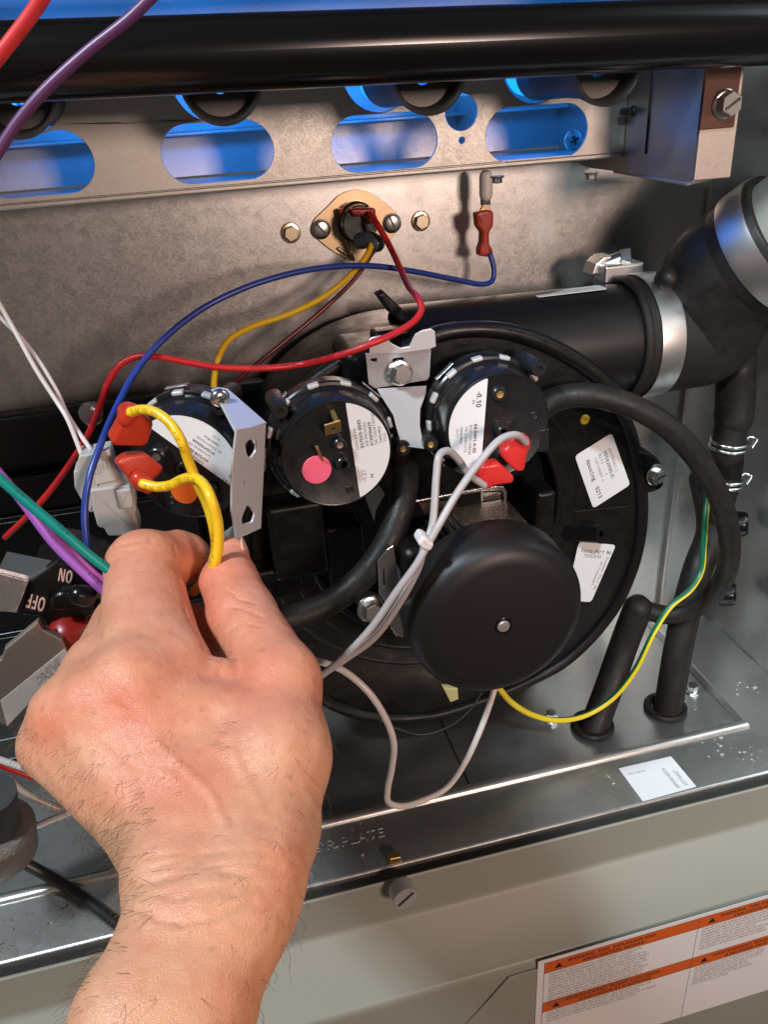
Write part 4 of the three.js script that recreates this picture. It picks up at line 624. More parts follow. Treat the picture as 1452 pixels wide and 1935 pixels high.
// ---------- gas valve ----------
{
  const t = thing('gas_valve', 'black gas valve with an on and off switch above a metal plate with a warm reflection in its tan colour', 'gas valve');
  const k = (z, s) => s;
  part('top_body', slab([[-0.0842,0.2129,0.165],[-0.0721,0.2199,0.165],[-0.065,0.217,0.165],[-0.0553,0.2093,0.165],[-0.0564,0.1967,0.165],[-0.0611,0.1916,0.165],[-0.0769,0.1865,0.165],[-0.0825,0.1862,0.165],[-0.0852,0.195,0.165],[-0.0916,0.1974,0.165]], 0.03, { bevel: 0.002 }), M.plastic, t);
  part('bevel_face', slab([[-0.1005,0.2116,0.15],[-0.096,0.2143,0.14],[-0.0722,0.2196,0.1645],[-0.0843,0.2126,0.1645]], 0.006, { bevel: 0.0006 }), M.darkGrey, t);
  part('metal_side', slab([[-0.0946,0.2213,0.1685],[-0.0839,0.2136,0.1665],[-0.092,0.2001,0.1665],[-0.0994,0.2035,0.1685]], 0.004, { bevel: 0.0006 }), M.zinc, t);
  part('rocker', slab([[-0.0765,0.2075,0.172],[-0.0727,0.2091,0.172],[-0.0621,0.2063,0.172],[-0.0586,0.2012,0.172],[-0.0597,0.198,0.172],[-0.0744,0.2002,0.172],[-0.0783,0.2016,0.172]], 0.012, { bevel: 0.002, round: 0.002 }), M.plasticGloss, t);
  part('rocker_knob', rod([[-0.0649,0.2089,0.176], [-0.0624,0.2076,0.176]], 0.0044, 18), M.plasticGloss, t);
  const word = (name, s, a) => { const g = sticker(name, [a[0], a[1], a[2], a[3]], a[2], a[3], a[1], 256, 200, (x, w, h) => { blank(x, w, h, '#171314'); x.save(); x.fillStyle = '#e2bcae'; x.font = 'bold 190px sans-serif'; x.textBaseline = 'middle'; const m = x.measureText(s).width; x.translate(8, 108); x.scale(240 / m, 1.12); x.fillText(s, 0, 0); x.restore(); }, t, { thick: 0.0001 }); return g; };
  word('on_lettering', 'ON', [[-0.0711,0.2175,0.1653],[-0.0666,0.2144,0.1653],[-0.0694,0.2072,0.1653],[-0.0747,0.21,0.1653]]);
  word('off_lettering', 'OFF', [[-0.0846,0.2073,0.1653],[-0.0793,0.2042,0.1653],[-0.0829,0.1962,0.1653],[-0.0895,0.2003,0.1653]]);
  part('metal_plate', slab([[-0.0978,0.1901,0.176],[-0.0828,0.1999,0.176],[-0.0819,0.1958,0.176],[-0.076,0.1895,0.176],[-0.0752,0.1801,0.176],[-0.106,0.1512,0.176],[-0.1108,0.1563,0.176],[-0.1033,0.1839,0.176],[-0.1002,0.1857,0.176]], 0.004, { bevel: 0.0008 }), M.warmReflectMetal = std({ color: C(0.42, 0.32, 0.26), metalness: 0.7, roughness: 0.4, bumpMap: rep(grain, 10), bumpScale: 0.0001 }), t);  // grey metal; its tan is the warm reflection put into the base colour
  sticker('paper_strip', [[-0.1058,0.1658,0.1763],[-0.0759,0.1854,0.1763],[-0.0748,0.1798,0.1763],[-0.1066,0.1527,0.1763]], [-0.0746,0.1804,0.1763], [-0.1091,0.1537,0.1763], [-0.0759,0.1854,0.1763], 640, 120, (x, w, h) => { blank(x, w, h, '#e6d6cc'); txt(x, '5001 6460 REVB', 60, 96, 0, 24, 'monospace', 'bold'); txt(x, 'SPV36J22V202', 70, 68, 0, 24, 'monospace', 'bold'); txt(x, 'Made in Mexico', 80, 40, 0, 24, 'monospace', 'bold'); txt(x, '01 2022', 110, 14, 0, 22, 'monospace', 'bold'); }, t);
  part('red_cap', rod([[-0.0762,0.1843,0.165], [-0.0639,0.1821,0.16]], 0.0088, 20), M.redDark, t);
  settle(t);
  // fittings under the valve
  const f = thing('pipe_fitting', 'grey metal pipe union below the gas valve', 'fitting');
  part('nut', at(crease(lathe([[0.0, -0.012], [0.016, -0.012], [0.0185, -0.008], [0.0185, 0.008], [0.0165, 0.011], [0, 0.011]], 40)), [-0.1392,0.066,0.15], [0.2, 1, 0.15]), std({ color: C(0.2, 0.18, 0.155), metalness: 0.5, roughness: 0.5, bumpMap: rep(grain, 8), bumpScale: 0.0004 }), f);
  part('neck', at(crease(lathe([[0.012, 0.01], [0.012, 0.035], [0, 0.035]], 32)), [-0.1392,0.066,0.15], [0.2, 1, 0.15]), M.darkGrey, f);
  settle(f);
  wire('black_cable', 'black cable lying across the ledge from the pipe fitting', [[-0.146,0.0172,0.12], [-0.1329,0.0057,0.125], [-0.118,0.004,0.1382], [-0.1032,0.003,0.1538], [-0.0889,0.003,0.1703]], 0.0032, wireMat(0.012, 0.012, 0.012, 0.4));
  wire('white_wire', 'short white wire end pointing at the wrist below the valve', [[-0.1293,0.0481,0.13],[-0.1182,0.0555,0.135],[-0.1014,0.0639,0.14]], 0.0017, W.white);
  wire('tan_wire', 'tan wire bending under the hand beside the pipe fitting', [[-0.1315,0.0837,0.13],[-0.1257,0.0736,0.132],[-0.1131,0.0612,0.134]], 0.0018, wireMat(0.35, 0.3, 0.24));
  wire('white_wire', 'white wire tucked above a red wire under the knuckles', [[-0.1325,0.0968,0.13],[-0.1237,0.0912,0.132],[-0.1128,0.0835,0.134]], 0.0018, W.white);
  wire('red_wire', 'red wire tucked under the knuckles below a white wire', [[-0.1333,0.0936,0.13],[-0.1249,0.087,0.131],[-0.1143,0.0783,0.132]], 0.0017, W.red);
}
// ---------- header cover behind everything on the left ----------
{
  const t = thing('header_cover', 'glossy black plastic cover below the galvanized panel on the left', 'cover');
  part('cover_body', boxx(XL, 0.2, -0.005, 0.2325, -0.0005, 0.014, 0.004), M.plasticGloss, t);
  part('cover_step', boxx(XL, -0.02, 0.02, 0.2, 0.0142, 0.024, 0.004), M.plasticGloss, t);
  for (const y of [0.175, 0.14, 0.1]) part('cover_rib', boxx(XL, -0.022, y, y + 0.004, 0.0242, 0.027, 0.0012), M.plasticGloss, t);
  hexScrew(t, [-0.0675,0.2326,0.028], [0, 0.1, 1], { r: 0.0045, h: 0.005, washer: 0.0066, slot: 0, mat: M.steel });
  settle(t);
}
// ---------- floor screws, door screw and stickers ----------
{
  for (const [p, l] of [[[0.1855,-0.006,0.0804], 'hex washer screw in the floor pan beside the earth wire'], [[0.2895,-0.006,0.0839], 'hex washer screw in the floor pan behind the upright drain hose']]) {
    const t = thing('floor_screw', l, 'screw', 'floor pan screws'); hexScrew(t, [0, 0, 0], [0, 1, 0], { r: 0.0038, h: 0.005, washer: 0.0055, slot: 0, mat: M.steel, name: 'head' }); t.position.set(...p);
  }
  const ft = thing('floor_sticker', 'white paper sticker lying on the ledge beside the drain hoses', 'sticker');
  sticker('sheet', [[0.2031,0.0012,0.1401], [0.2385,0.0012,0.1404], [0.2396,0.0012,0.1661], [0.2041,0.0012,0.1672]], [0.2385,0.0012,0.1404], [0.2396,0.0012,0.1661], [0.2031,0.0012,0.1401], 512, 512, (x, w, h) => { blank(x, w, h); const fl = (s, X, Y, z) => { x.save(); x.translate(X, Y); x.scale(-1, 1); x.restore(); }; txt(x, 'AM9S081005CN', 480, 150, Math.PI, 46, 'sans-serif', '', '#555'); txt(x, '2207744527', 470, 70, Math.PI, 46, 'sans-serif', '', '#555'); txt(x, '0515652', 120, 470, -Math.PI / 2, 42, 'sans-serif', '', '#888'); }, ft);
  settle(ft);
  const ts = thing('thumb_screw', 'knurled steel thumb screw on the top of the grey door', 'screw');
  const kn = new THREE.CylinderGeometry(0.0066, 0.0066, 0.0082, 200, 26); kn.rotateX(Math.PI / 2);
  { const p = kn.attributes.position; for (let i = 0; i < p.count; i++) { const x = p.getX(i), y = p.getY(i), r = Math.hypot(x, y); if (r > 0.006) { const a = Math.atan2(y, x), k = 1 + 0.04 * Math.abs(Math.sin(a * 12 + p.getZ(i) * 2100) * Math.sin(a * 12 - p.getZ(i) * 2100)); p.setXY(i, x * k, y * k); } } kn.computeVertexNormals(); }
  const kd = [0.12, 0.1, 1]; part('knurled_head', at(kn, [0.0537,0.0001,0.1858], kd), std({ color: C(0.62, 0.59, 0.54), metalness: 0.7, roughness: 0.36 }), ts);
  part('slot', at(box(0.0105, 0.0014, 0.0005, 0, 0, 0.0042), [0.0537,0.0001,0.1858], kd, 0.55), M.darkSlot, ts);
  part('collar', at(cyl(0.0056, -0.006, -0.0036, 28), [0.0537,0.0001,0.1858], kd), M.bolt, ts); settle(ts);
  single('brass_clip_nut', 'small brass clip nut in the ledge edge above the thumb screw', 'clip', slab([[0.0496,-0.0017,0.1668], [0.0517,0.0044,0.1668], [0.0577,0.004,0.1668], [0.058,-0.0021,0.1668], [0.0525,-0.0036,0.1668]], 0.005, { bevel: 0.0006 }), M.brass);
  // warning label on the door
  const wl = thing('warning_label', 'white and orange warning label with two columns of text on the door', 'label');
  part('cover_plate', slab([[0.1054,-0.0611,0.2082], [0.0797,-0.0952,0.2082], [0.0718,-0.1808,0.2082], [0.3646,-0.2371,0.2082], [0.3207,-0.0572,0.2082]], 0.0009, { bevel: 0.0003 }), M.paint, scene.getObjectByName('lower_door')).position.sub(scene.getObjectByName('lower_door').position);
  const c0 = [0.1225,-0.0536,0.2086], c1 = [0.2661,-0.0516,0.2086];
  const e1 = V(c1).sub(V(c0)).normalize(), e2 = new THREE.Vector3(0, -1, 0), at2 = (u, v) => { const q = V(c0).addScaledVector(e1, u).addScaledVector(e2, v); return [q.x, q.y, 0.2086]; };
  sticker('printed_sheet', [at2(0, 0), at2(0.2, 0), at2(0.2, 0.1), at2(0, 0.1)], at2(0, 0), at2(0.2, 0), at2(0, 0.1), 2048, 1024, (x, w, h) => {
    blank(x, w, h, '#f6f3f0'); const S = w / 0.2, col = '#e2641c', mm = S / 1000;
    const X0 = 4 * mm, CW = 96 * mm, y1 = 3 * mm, hb = 9.5 * mm, y2 = 40 * mm;
    x.fillStyle = col; x.fillRect(X0, y1, 192 * mm, hb); x.fillRect(X0, y2, 192 * mm, hb);
    x.strokeStyle = '#4a4040'; x.lineWidth = 3; for (const yy of [y1, y1 + hb, y2, y2 + hb]) { x.beginPath(); x.moveTo(X0, yy); x.lineTo(w, yy); x.stroke(); } for (const xx of [X0, X0 + CW]) { x.beginPath(); x.moveTo(xx, y1); x.lineTo(xx, h); x.stroke(); }
    const head = (cx, yy, a, b) => { x.fillStyle = '#2a1a14'; x.beginPath(); x.moveTo(cx + 6 * mm, yy + 7.4 * mm); x.lineTo(cx + 8.6 * mm, yy + 3 * mm); x.lineTo(cx + 11.2 * mm, yy + 7.4 * mm); x.fill(); txt(x, a, cx + 14 * mm, yy + 3.4 * mm, 0, 3.4 * mm, 'sans-serif', 'bold', '#3a1c10'); txt(x, b, cx + 23 * mm, yy + 7.1 * mm, 0, 3.4 * mm, 'sans-serif', 'bold', '#3a1c10'); };
    head(X0, y1, 'WARNING, FIRE, EXPLOSION AND', 'ASPHYXIATION HAZARD'); head(X0 + CW, y1, 'WARNING, FIRE OR', 'EXPLOSION HAZARD'); head(X0, y2, 'AVERTISSEMENT, RISQUE D\'INCENDIE,', 'D\'EXPLOSION ET D\'ASPHYXIE'); head(X0 + CW, y2, 'AVERTISSEMENT, RISQUE', 'D\'INCENDIE OU D\'EXPLOSION');
    const para = (cx, cy, L) => L.forEach((s, i) => txt(x, s, cx, cy + i * 2.62 * mm, 0, 2.35 * mm, 'sans-serif', '', '#45403e'));
    para(X0 + 3 * mm, y1 + hb + 2.2 * mm, ['IMPROPER INSTALLATION, ADJUSTMENT, ALTERATION,', 'SERVICE OR MAINTENANCE CAN CAUSE PROPERTY', 'DAMAGE, PERSONAL INJURY OR DEATH, OR EXPOSURE TO', 'SUBSTANCES IN FUEL OR FROM FUEL COMBUSTION WHICH', 'CAN CAUSE DEATH OR SERIOUS ILLNESS AND WHICH ARE', 'KNOWN TO THE STATE OF CALIFORNIA TO CAUSE CANCER,', 'BIRTH DEFECTS OR OTHER REPRODUCTIVE HARM. READ', 'AND FOLLOW INSTRUCTIONS AND PRECAUTIONS IN USER\'S', 'INFORMATION MANUAL PROVIDED WITH THIS FURNACE.', 'INSTALLATION AND SERVICE MUST BE PERFORMED BY A', 'QUALIFIED INSTALLER, SERVICE AGENCY OR GAS', 'SUPPLIER.']);
    para(X0 + CW + 3 * mm, y1 + hb + 2.2 * mm, ['CAN RESULT IN SERIOUS INJURY OR DEATH.', 'DO NOT STORE OR USE GASOLINE OR OTHER', 'FLAMMABLE VAPORS AND LIQUIDS IN THE', 'VICINITY OF THIS OR ANY OTHER APPLIANCE.', 'STORAGE OR USE OF GASOLINE OR', 'OTHER FLAMMABLE VAPORS OR LIQUIDS IN', 'THE VICINITY OF THIS OR ANY APPLIANCE', 'CAN RESULT IN SERIOUS INJURY OR DEATH.']);
    para(X0 + 3 * mm, y2 + hb + 2.2 * mm, ['UNE INSTALLATION, UN AJUSTEMENT, UNE MODIFICATION, UN', 'ENTRETIEN OU UNE REPARATION INCORRECTS PEUVENT', 'CAUSER DES DOMMAGES MATERIELS, DES BLESSURES OU LA MORT', 'OU UNE EXPOSITION A DES SUBSTANCES DANS LE GAZ']);
    para(X0 + CW + 3 * mm, y2 + hb + 2.2 * mm, ['LE NON-RESPECT DES AVERTISSEMENTS PEUT', 'CAUSER DES BLESSURES GRAVES OU LA MORT.', 'NE PAS ENTREPOSER NI UTILISER D\'ESSENCE', 'OU AUTRES VAPEURS OU LIQUIDES', 'INFLAMMABLES A PROXIMITE DE CET', 'APPAREIL OU DE TOUT AUTRE APPAREIL.', 'PRECAUTIONS A SUIVRE']);
  }, wl, { rough: 0.35 });
  settle(wl);
}

// ---------- the hand ----------
{
  const lerp = (a, b, t) => a + (b - a) * t, clamp = (x, a, b) => Math.max(a, Math.min(b, x));
  // tapered bones: [joint, joint]; a joint is x, y, z, radius
  const J = {
    f0: [-0.0519,0.1726,0.3525,0.0133], f1: [-0.0439,0.1749,0.3293,0.0129], f2: [-0.0244,0.1777,0.3085,0.0117],
    e0: [-0.0803,0.139,0.386,0.0159], e1: [-0.0685,0.1398,0.3892,0.0163], g0: [-0.0409,0.1721,0.3553,0.0137], g1: [-0.031,0.1724,0.3314,0.0136], g2: [-0.0153,0.1766,0.3086,0.0112], h2: [-0.0339,0.1803,0.3069,0.0101],
    w1: [-0.0338,0.1807,0.2937,0.0088], w2: [-0.0112,0.1785,0.2963,0.0108],
    ci: [-0.0252,0.1796,0.2784,0.013], cm: [-0.0329,0.1783,0.278,0.0123], cr: [-0.0387,0.1746,0.2772,0.0095], cp: [-0.0425,0.1713,0.2757,0.0082],
    mi: [-0.0427,0.2052,0.2358,0.0135], mm: [-0.0553,0.2019,0.2372,0.0126], mr: [-0.0646,0.1979,0.2344,0.0121], mp: [-0.0723,0.1877,0.2344,0.0119], lf: [-0.0557,0.202,0.2176,0.0108], ib: [-0.0327,0.203,0.2257,0.0148], ib2: [-0.0368,0.2088,0.1914,0.0133],
    ip: [-0.039,0.2151,0.174,0.0147], id: [-0.0267,0.2067,0.1566,0.0119], it: [-0.0226,0.2058,0.1556,0.0099],
    mp1: [-0.0485,0.192,0.1656,0.0128], mp2: [-0.0239,0.1814,0.1742,0.0102], mp3: [-0.021,0.1783,0.1896,0.0086],
    rp1: [-0.0625,0.1723,0.1791,0.0109], rp2: [-0.0361,0.165,0.1887,0.01],
    tc: [-0.007,0.1766,0.28,0.0151], tk: [-0.0007,0.1847,0.2601,0.016], tm: [0.0061,0.1954,0.2362,0.0132], tj: [-0.0042,0.201,0.1987,0.0129], te: [-0.007,0.206,0.1813,0.0115], tt: [-0.0047,0.2115,0.1688,0.0072],
    web: [-0.0168,0.1865,0.2496,0.0151], web2: [-0.0159,0.1958,0.2332,0.0085], fold: [-0.0138,0.2021,0.2324,0.004], fold2: [-0.0083,0.195,0.2381,0.0037],
    pal: [-0.0337,0.1801,0.2479,0.017], pal2: [-0.0492,0.1813,0.2444,0.0143],
  };
  const bones = [
    ['e0', 'f0', 0.010], ['e1', 'g0', 0.010], ['f0', 'f1', 0.010], ['f1', 'f2', 0.010], ['g0', 'g1', 0.010], ['g1', 'g2', 0.010], ['f1', 'h2', 0.01], ['h2', 'w1', 0.012], ['g2', 'w2', 0.012], ['f2', 'w1', 0.012],
    ['w1', 'cp', 0.010], ['w1', 'cr', 0.010], ['w2', 'ci', 0.012], ['w1', 'cm', 0.012], ['ci', 'mi', 0.005, 0.96], ['cm', 'mm', 0.005, 0.96], ['cr', 'mr', 0.006], ['cp', 'mp', 0.006],
    ['mi', 'mm', 0.005, 0.8], ['mm', 'mr', 0.005, 0.82], ['mr', 'mp', 0.005, 0.85], ['ci', 'pal', 0.010], ['pal', 'pal2', 0.010],
    ['w2', 'tc', 0.012], ['tc', 'tk', 0.010], ['tk', 'tm', 0.007], ['ci', 'web', 0.010], ['web', 'tk', 0.010], ['web', 'mi', 0.006], ['web', 'web2', 0.004], ['web2', 'mi', 0.003],
    ['tm', 'tj', 0.005], ['tj', 'te', 0.003], ['te', 'tt', 0.002],
    ['mm', 'lf', 0.004], ['lf', 'mp1', 0.004], ['lf', 'mr', 0.004], ['mi', 'ip', 0.004], ['mi', 'ib', 0.006], ['ib', 'ib2', 0.004], ['ip', 'id', 0.003], ['id', 'it', 0.002],
    ['mm', 'mp1', 0.002], ['mp1', 'mp2', 0.0015], ['mp2', 'mp3', 0.0015], ['mr', 'rp1', 0.002], ['rp1', 'rp2', 0.0015],
    ['fold', 'fold2', 0.0035],
  ].map(([a, b, k, s = 1]) => { const A = J[a], B = J[b], d = [B[0] - A[0], B[1] - A[1], B[2] - A[2]]; return { A, d, l2: d[0] * d[0] + d[1] * d[1] + d[2] * d[2], r0: A[3] * s, r1: B[3] * s, k }; });
  // creases and ridges: polyline of points on the skin, half width, depth (negative: a ridge)
  const lines = [
    [[[-0.0451,0.1898,0.3013], [-0.037,0.1942,0.306], [-0.0293,0.195,0.3065]], 0.0009, 0.0006], [[[-0.0431,0.1908,0.3056], [-0.0315,0.1942,0.3131], [-0.0221,0.1936,0.3138]], 0.0007, 0.0003], [[[-0.0313,0.1951,0.304], [-0.0189,0.1942,0.306], [-0.0078,0.1921,0.3066]], 0.0007, 0.0003], [[[-0.0399,0.1938,0.3012], [-0.0313,0.1953,0.3024], [-0.0244,0.1944,0.3028]], 0.0007, 0.0003], [[[-0.0195,0.1931,0.3141], [-0.0115,0.1907,0.3138], [-0.0037,0.1874,0.3101]], 0.0007, 0.0003], [[[-0.023,0.1903,0.3219], [-0.0138,0.1883,0.3201], [-0.0068,0.1858,0.3163]], 0.0007, 0.0003],
    [[[-0.0416,0.192,0.3109], [-0.0357,0.193,0.3169], [-0.0299,0.1925,0.3191], [-0.0227,0.1916,0.3192], [-0.0159,0.1908,0.3175], [-0.0118,0.1898,0.316]], 0.0009, 0.0006],
    [[[-0.019,0.1941,0.3081], [-0.011,0.192,0.31], [-0.0038,0.1894,0.3073]], 0.0011, 0.0004], [[[-0.0356,0.1942,0.3103], [-0.022,0.194,0.3124], [-0.0099,0.1907,0.3121]], 0.0010, 0.0003], [[[-0.0384,0.195,0.2983], [-0.0215,0.1943,0.3012], [-0.0074,0.1929,0.3038]], 0.0010, 0.0003],
    [[[-0.0081,0.2142,0.199], [-0.0044,0.2132,0.2061], [0.001,0.2122,0.2094]], 0.0007, 0.0005], [[[-0.0096,0.2113,0.2066], [-0.004,0.212,0.211], [0.003,0.2111,0.2173]], 0.0007, 0.0004], [[[-0.0095,0.2072,0.2167], [-0.0066,0.2092,0.2178]], 0.0008, 0.0006], [[[-0.0061,0.2139,0.203], [-0.0005,0.213,0.2058]], 0.0006, 0.0003], [[[-0.002,0.2106,0.22], [0.0033,0.2105,0.2232]], 0.0006, 0.0003],
    [[[-0.0496,0.2265,0.1749], [-0.0424,0.2294,0.1793], [-0.0336,0.2289,0.1788]], 0.0009, 0.0004], [[[-0.0485,0.2265,0.1794], [-0.0404,0.2285,0.1835], [-0.0347,0.228,0.1828]], 0.0007, 0.0003], [[[-0.0256,0.223,0.1744], [-0.0255,0.2196,0.1813], [-0.0252,0.2172,0.1896]], 0.0008, 0.0003],
    [[[-0.0387,0.2143,0.2489], [-0.0338,0.202,0.2659], [-0.0287,0.1964,0.2875]], 0.0042, -0.0004], [[[-0.0533,0.2093,0.2499], [-0.0446,0.199,0.2664], [-0.034,0.1958,0.2893]], 0.0042, -0.0004], [[[-0.0634,0.2027,0.2505], [-0.0519,0.1937,0.2676], [-0.0402,0.194,0.2896]], 0.0035, -0.0004],
    [[[0.0054,0.2043,0.2532], [0.0044,0.2001,0.2709], [-0.0026,0.1932,0.2883]], 0.0040, -0.0004],
    [[[-0.0495,0.2046,0.2568], [-0.0428,0.1956,0.2722]], 0.0035, 0.0005], [[[-0.0318,0.2045,0.261], [-0.0263,0.2037,0.2601], [-0.0187,0.2044,0.2568]], 0.0065, 0.0017],
    [[[-0.0343,0.2037,0.2629], [-0.028,0.1996,0.272], [-0.0202,0.1966,0.2821], [-0.0167,0.1945,0.2952]], 0.0015, -0.0005], [[[-0.0505,0.2035,0.2578], [-0.0414,0.1993,0.2676], [-0.0305,0.1986,0.2746]], 0.0014, -0.0004], [[[-0.0398,0.2146,0.2489], [-0.0393,0.2109,0.2524]], 0.0050, -0.0009], [[[-0.0528,0.2106,0.2491], [-0.0516,0.2074,0.2521]], 0.0045, -0.0007], [[[-0.0127,0.1996,0.2699], [-0.0093,0.1958,0.2804], [-0.0137,0.1946,0.2942]], 0.0014, -0.0003], [[[-0.0093,0.1958,0.2804], [-0.006,0.1938,0.2919]], 0.0013, -0.0003],
    [[[-0.0425,0.2128,0.2505], [-0.0408,0.2115,0.2517], [-0.0393,0.2109,0.2524]], 0.0008, 0.0004], [[[-0.045,0.2153,0.2482], [-0.0416,0.2134,0.25]], 0.0007, 0.0003], [[[-0.0477,0.2114,0.2503], [-0.0431,0.2094,0.2532]], 0.0008, 0.0003],
    [[[-0.0242,0.2149,0.192], [-0.0236,0.2145,0.2082], [-0.0184,0.2098,0.228]], 0.0012, 0.0005], [[[-0.012,0.206,0.2327], [-0.0148,0.2049,0.2378]], 0.0008, 0.0005],
  ];
  const rayLines = lines.map(([pts, w, d]) => ({ w, d, pts }));
  function bonesAt(x, y, z) {
    let d = 1;
    for (const b of bones) {
      const px = x - b.A[0], py = y - b.A[1], pz = z - b.A[2], t = clamp((px * b.d[0] + py * b.d[1] + pz * b.d[2]) / b.l2, 0, 1);
      const ex = px - t * b.d[0], ey = py - t * b.d[1], ez = pz - t * b.d[2], e = Math.sqrt(ex * ex + ey * ey + ez * ez) - (b.r0 + (b.r1 - b.r0) * t);
      const k = b.k, h = Math.max(k - Math.abs(d - e), 0) / k; d = Math.min(d, e) - h * h * k * 0.25;
    }
    return d;
  }
  for (const L of rayLines) L.box = [0, 1, 2].map((c) => [Math.min(...L.pts.map((p) => p[c])) - 3 * L.w, Math.max(...L.pts.map((p) => p[c])) + 3 * L.w]);
  function field(x, y, z) {
    let d = bonesAt(x, y, z);
    if (Math.abs(d) > 0.006) return d;
    for (const L of rayLines) {
      const B = L.box; if (x < B[0][0] || x > B[0][1] || y < B[1][0] || y > B[1][1] || z < B[2][0] || z > B[2][1]) continue;
      let m = 1;
      for (let i = 0; i + 1 < L.pts.length; i++) { const a = L.pts[i], b = L.pts[i + 1], ux = b[0] - a[0], uy = b[1] - a[1], uz = b[2] - a[2], t = clamp(((x - a[0]) * ux + (y - a[1]) * uy + (z - a[2]) * uz) / (ux * ux + uy * uy + uz * uz), 0, 1); m = Math.min(m, Math.hypot(x - a[0] - t * ux, y - a[1] - t * uy, z - a[2] - t * uz)); }
      d += L.d * Math.exp(-m * m / (L.w * L.w));
    }
    d += 0.00045 * noise.noise(x * 60, y * 60, z * 60) + 0.00016 * noise.noise(x * 240, y * 240, z * 240);
    return d;
  }
  // surface nets
  const H = 0.00125, all = Object.values(J), lo = [0, 1, 2].map((c) => Math.min(...all.map((j) => j[c] - j[3])) - 0.004), hi = [0, 1, 2].map((c) => Math.max(...all.map((j) => j[c] + j[3])) + 0.004);
  
  const N = [0, 1, 2].map((c) => Math.ceil((hi[c] - lo[c]) / H) + 1), F = new Float32Array(N[0] * N[1] * N[2]).fill(1), id = (i, j, k) => (k * N[1] + j) * N[0] + i;
  // coarse pass skips the far cells
  const S = 4;
  for (let k = 0; k < N[2]; k += S) for (let j = 0; j < N[1]; j += S) for (let i = 0; i < N[0]; i += S) {
    const c = bonesAt(lo[0] + (i + 1.5) * H, lo[1] + (j + 1.5) * H, lo[2] + (k + 1.5) * H), far = Math.abs(c) > 0.0085;
    for (let kk = k; kk < Math.min(k + S, N[2]); kk++) for (let jj = j; jj < Math.min(j + S, N[1]); jj++) for (let ii = i; ii < Math.min(i + S, N[0]); ii++) F[id(ii, jj, kk)] = far ? c : field(lo[0] + ii * H, lo[1] + jj * H, lo[2] + kk * H);
  }
  const vid = new Int32Array(F.length).fill(-1), pos = [], idx = [];
  const edges = []; for (let a = 0; a < 8; a++) for (let bit = 1; bit < 8; bit <<= 1) if (!(a & bit)) edges.push([a, a | bit]);
  for (let k = 0; k + 1 < N[2]; k++) for (let j = 0; j + 1 < N[1]; j++) for (let i = 0; i + 1 < N[0]; i++) {
    let mask = 0; const v = [];
    for (let c = 0; c < 8; c++) { const f = F[id(i + (c & 1), j + (c >> 1 & 1), k + (c >> 2))]; v.push(f); if (f < 0) mask |= 1 << c; }
    if (mask === 0 || mask === 255) continue;
    let x = 0, y = 0, z = 0, n = 0;
    for (const [a, b] of edges) if ((v[a] < 0) !== (v[b] < 0)) { const t = v[a] / (v[a] - v[b]); x += lerp(a & 1, b & 1, t); y += lerp(a >> 1 & 1, b >> 1 & 1, t); z += lerp(a >> 2, b >> 2, t); n++; }
    vid[id(i, j, k)] = pos.length / 3; pos.push(lo[0] + (i + x / n) * H, lo[1] + (j + y / n) * H, lo[2] + (k + z / n) * H);
  }
  const quad = (a, b, c, d, flip) => { if (a < 0 || b < 0 || c < 0 || d < 0) return; flip ? idx.push(a, c, b, a, d, c) : idx.push(a, b, c, a, c, d); };
  for (let k = 1; k + 1 < N[2]; k++) for (let j = 1; j + 1 < N[1]; j++) for (let i = 1; i + 1 < N[0]; i++) {
    const s = F[id(i, j, k)] < 0;
    if (s !== F[id(i + 1, j, k)] < 0) quad(vid[id(i, j - 1, k - 1)], vid[id(i, j, k - 1)], vid[id(i, j, k)], vid[id(i, j - 1, k)], !s);
    if (s !== F[id(i, j + 1, k)] < 0) quad(vid[id(i - 1, j, k - 1)], vid[id(i - 1, j, k)], vid[id(i, j, k)], vid[id(i, j, k - 1)], !s);
    if (s !== F[id(i, j, k + 1)] < 0) quad(vid[id(i - 1, j - 1, k)], vid[id(i, j - 1, k)], vid[id(i, j, k)], vid[id(i - 1, j, k)], !s);
  }
  const g = new THREE.BufferGeometry(); g.setAttribute('position', new THREE.Float32BufferAttribute(pos, 3)); g.setIndex(idx); 
  const nv = pos.length / 3, nor = new Float32Array(nv * 3), col = new Float32Array(nv * 3), uv = new Float32Array(nv * 2), E = 0.0007;
  // skin colour: blood-red patches over knuckles and finger ends, paler over tendons, mottling
  const land = (p, r, c) => [p, r, c];
  const flush = [land(J.mi, 0.016, [1.0, 0.80, 0.76]), land(J.mm, 0.014, [1.0, 0.82, 0.78]), land(J.mr, 0.013, [1.0, 0.84, 0.8]), land(J.ip, 0.019, [1.0, 0.80, 0.76]), land(J.it, 0.016, [1.0, 0.72, 0.7]), land(J.ib2, 0.022, [1.0, 0.83, 0.83]), land(J.tm, 0.02, [1, 0.86, 0.86]), land([-0.0421,0.2105,0.2523], 0.008, [0.97, 0.72, 0.7]), land([-0.059,0.2143,0.2424], 0.008, [0.97, 0.84, 0.86]), land([-0.041,0.2039,0.261], 0.008, [0.95, 0.8, 0.82]), land([-0.0693,0.2029,0.2465], 0.008, [0.99, 0.84, 0.8]), land([-0.0137,0.2017,0.2647], 0.007, [0.92, 0.82, 0.8]), land(J.tj, 0.02, [0.98, 0.74, 0.74]), land(J.te, 0.013, [1.0, 0.78, 0.75]), land(J.tm, 0.016, [1.0, 0.82, 0.78]), land(J.mp2, 0.02, [0.95, 0.72, 0.68]), land(J.web2, 0.016, [0.96, 0.8, 0.76]), land([-0.0269,0.2022,0.2814], 0.02, [1.0, 0.85, 0.84])];
  const tan = [J.f0, J.f1, J.g0, J.g1, J.g2];
